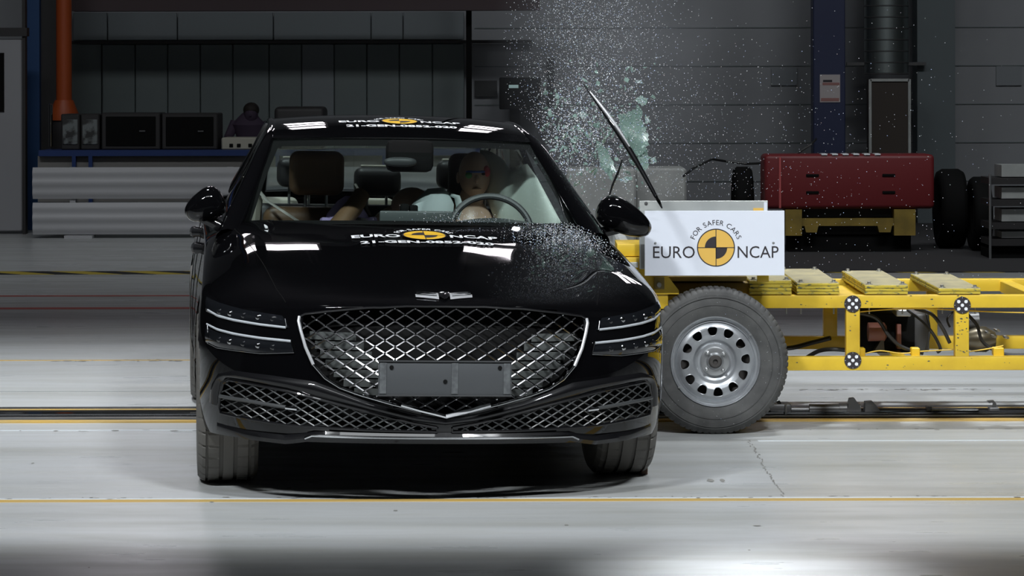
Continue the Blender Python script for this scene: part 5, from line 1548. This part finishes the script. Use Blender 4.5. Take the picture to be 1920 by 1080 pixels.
for k in range(300):
    src = shapes[k % len(shapes)]
    o = src if k < len(shapes) else src.copy()
    if k >= len(shapes): COL.objects.link(o)
    o.name = 'glass_shard'
    u, v = cloud_uv(); Y = random.uniform(12.9, 13.4) if u < 1150 else random.uniform(12.75, 13.3)
    o.location = at(u, v, Y)
    s_ = random.choice((.5, .6, .7, .8, 1.0, 1.0, 1.3, 1.8))
    o.scale = (s_ * random.uniform(.6, 1.3), 1, s_ * random.uniform(.5, 1.1))
    o.rotation_euler = (random.uniform(-1.0, 1.0), random.uniform(-PI, PI), random.uniform(-1.0, 1.0))
    tag(o, 'small green window glass fragment flying between the car roof and the sign', 'glass', 'flying shards of the side window')
def grains(name, gen, n, rng, label, par=None):
    mb = MB()
    for _ in range(n):
        p = gen(); r_ = rng()
        a = random.uniform(0, PI)
        ca, sa = math.cos(a) * r_, math.sin(a) * r_
        mb.add([(p.x + ca, p.y, p.z + sa), (p.x - sa, p.y + r_ * .3, p.z + ca), (p.x - ca * .8, p.y - r_ * .3, p.z - sa * .8), (p.x + sa, p.y - r_, p.z - ca)], [(0, 1, 2), (0, 3, 1), (1, 3, 2), (2, 3, 0)])
    o = mb.build(name, M['grain'], par, smooth=False)
    tag(o, label, None if par else 'glass', kind='stuff'); return o
def g_dense():
    u, v = cloud_uv(); return at(u, v, random.uniform(12.8, 13.5))
grains('glass_crumbs', g_dense, 2600, lambda: random.uniform(.0012, .0032), 'dense spray of glass crumbs around the flying trim strip')
def g_up():
    while True:
        u, v = random.gauss(1100, 70), random.uniform(-40, 330)
        if random.random() > interp(v, [(-40, 1), (120, .9), (330, .5)]): continue
        edge = interp(v, [(190, 940), (230, 992), (265, 1015), (330, 1050)])
        if u < edge + 5: continue
        return at(u, v, random.uniform(12.4, 14.0))
grains('glass_dust', g_up, 6500, lambda: random.uniform(.0009, .0020), 'fine glitter of glass dust rising above the car window')
def g_far():
    while True:
        u = 1220 + random.expovariate(1 / 190); v = random.gauss(330, 150)
        if u > 1930 or v < -20 or v > 520: continue
        if v > 370 and u < 1480: continue
        return at(u, v, random.uniform(12.5, 12.9))
grains('glass_dust', g_far, 1500, lambda: random.uniform(.0008, .0018), 'scattered specks of glass dust drifting right in front of the red barrier')
cm = car.matrix_basis @ Matrix.Rotation(ROLL, 4, 'Y')
cm = Matrix.Translation(car.location) @ Matrix.Rotation(R(7.3), 4, 'Z') @ Matrix.Rotation(ROLL, 4, 'Y')
def g_hood():
    while True:
        x, y = random.gauss(.62, .12), random.gauss(.42, .2)
        if x > .84 or y > .60 + .26 * (x / .75) ** 2 - .03: continue
        return cm @ (top(x, y, .006))
grains('glass_crumbs', g_hood, 1500, lambda: random.uniform(.0008, .0022), 'glass crumbs scattered on the bonnet corner below the right mirror')
def g_ws():
    u = random.gauss(.22, .12); t = abs(random.gauss(0, .05))
    return cm @ (ws(u / .76, t) + Vector((0, -.004, .008)))
grains('glass_crumbs', g_ws, 260, lambda: random.uniform(.0008, .0018), 'glitter of glass crumbs at the foot of the windscreen')
def g_tyre():
    a = random.uniform(0, 2 * PI); r_ = random.uniform(.22, .33)
    return Vector((X(1340, 13.05) + r_ * math.cos(a), 13.02, .334 + r_ * math.sin(a)))
grains('glass_dust', g_tyre, 90, lambda: random.uniform(.0007, .0015), 'few specks of glass dust in front of the trolley tyre')
# marks worn into the floor
def mark(name, px_, m, label, z=.0025):
    P3 = [(( u - U0) / F_PX * (F_PX * CAM_H / (v - V0)), F_PX * CAM_H / (v - V0)) for u, v in px_]
    return P3
mk = MB()
random.seed(5)
def scuff(u, v, w_, h_, a=0):
    Y = F_PX * CAM_H / (v - V0); x = (u - U0) / F_PX * Y
    sx_, sy_ = w_ / F_PX * Y, h_ / ((v - V0) / Y) 
    n = 9
    mk.add([(x + math.cos(a) * sx_ * math.cos(2 * PI * k / n) * random.uniform(.7, 1.2) - math.sin(a) * sy_ * math.sin(2 * PI * k / n), Y + math.sin(a) * sx_ * math.cos(2 * PI * k / n) + math.cos(a) * sy_ * math.sin(2 * PI * k / n) * random.uniform(.7, 1.2), .0016) for k in range(n)], [tuple(range(n))])
for k in range(46):
    t = k / 45
    u, v = lerp(1402, 1466, t), lerp(828, 932, t)
    scuff(u + random.uniform(-3, 5), v, random.uniform(.8, 2.4), random.uniform(.6, 1.6))
for k in range(120): scuff(random.uniform(0, 1920), 934 + random.uniform(-2.5, .5) if random.random() < .6 else random.uniform(805, 808), random.uniform(1, 9), random.uniform(.3, .8))
for k in range(26): scuff(random.uniform(100, 350), random.uniform(673, 676), random.uniform(2, 9), random.uniform(.3, .8))
for k in range(30): scuff(random.uniform(1470, 1860), random.uniform(731, 734), random.uniform(2, 9), .5)
for u, v, w_, h_ in ((1330, 902, 7, 3), (1353, 902, 5, 3), (60, 867, 3, 1), (740, 957, 4, 1), (1060, 985, 4, 1), (165, 1063, 2, 1), (1403, 1033, 3, 1.2), (1418, 987, 8, 1), (540, 915, 5, 1), (395, 940, 4, 1)): scuff(u, v, w_, h_)
tag(mk.build('floor_scuffs', mat('scuff_grey', (.27, .265, .25), .6), smooth=False), 'small grey scuffs and chips worn into the pale floor', 'marks', kind='stuff')

# thin haze of powdered glass hanging in the air
hm = bpy.data.materials.new('glass_powder_haze'); hm.use_nodes = True
nt = hm.node_tree; nt.nodes.clear()
out = nt.nodes.new('ShaderNodeOutputMaterial'); vs_ = nt.nodes.new('ShaderNodeVolumePrincipled')
tc = nt.nodes.new('ShaderNodeTexCoord')
ln = nt.nodes.new('ShaderNodeVectorMath'); ln.operation = 'LENGTH'; nt.links.new(tc.outputs['Object'], ln.inputs[0])
mr = nt.nodes.new('ShaderNodeMapRange'); mr.inputs[1].default_value = 1.0; mr.inputs[2].default_value = 0.25; mr.inputs[3].default_value = 0; mr.inputs[4].default_value = 1
nt.links.new(ln.outputs['Value'], mr.inputs[0])
nz = nt.nodes.new('ShaderNodeTexNoise'); nz.inputs['Scale'].default_value = 2.6; nz.inputs['Detail'].default_value = 3; nt.links.new(tc.outputs['Object'], nz.inputs['Vector'])
m1 = nt.nodes.new('ShaderNodeMath'); m1.operation = 'MULTIPLY'; nt.links.new(mr.outputs[0], m1.inputs[0]); nt.links.new(nz.outputs[0], m1.inputs[1])
m2 = nt.nodes.new('ShaderNodeMath'); m2.operation = 'MULTIPLY'; m2.inputs[1].default_value = 0.42; nt.links.new(m1.outputs[0], m2.inputs[0])
nt.links.new(m2.outputs[0], vs_.inputs['Density']); vs_.inputs['Color'].default_value = (.9, .93, 1, 1)
nt.links.new(vs_.outputs[0], out.inputs['Volume'])
hz = MB().ell((0, 0, 0), (1, 1, 1), 24).build('glass_haze', hm)
hz.location = at(1150, 120, 13.5); hz.scale = (.62, .55, .78)
tag(hz, 'thin pale haze of glass powder rising above the driver window', 'haze', kind='stuff')
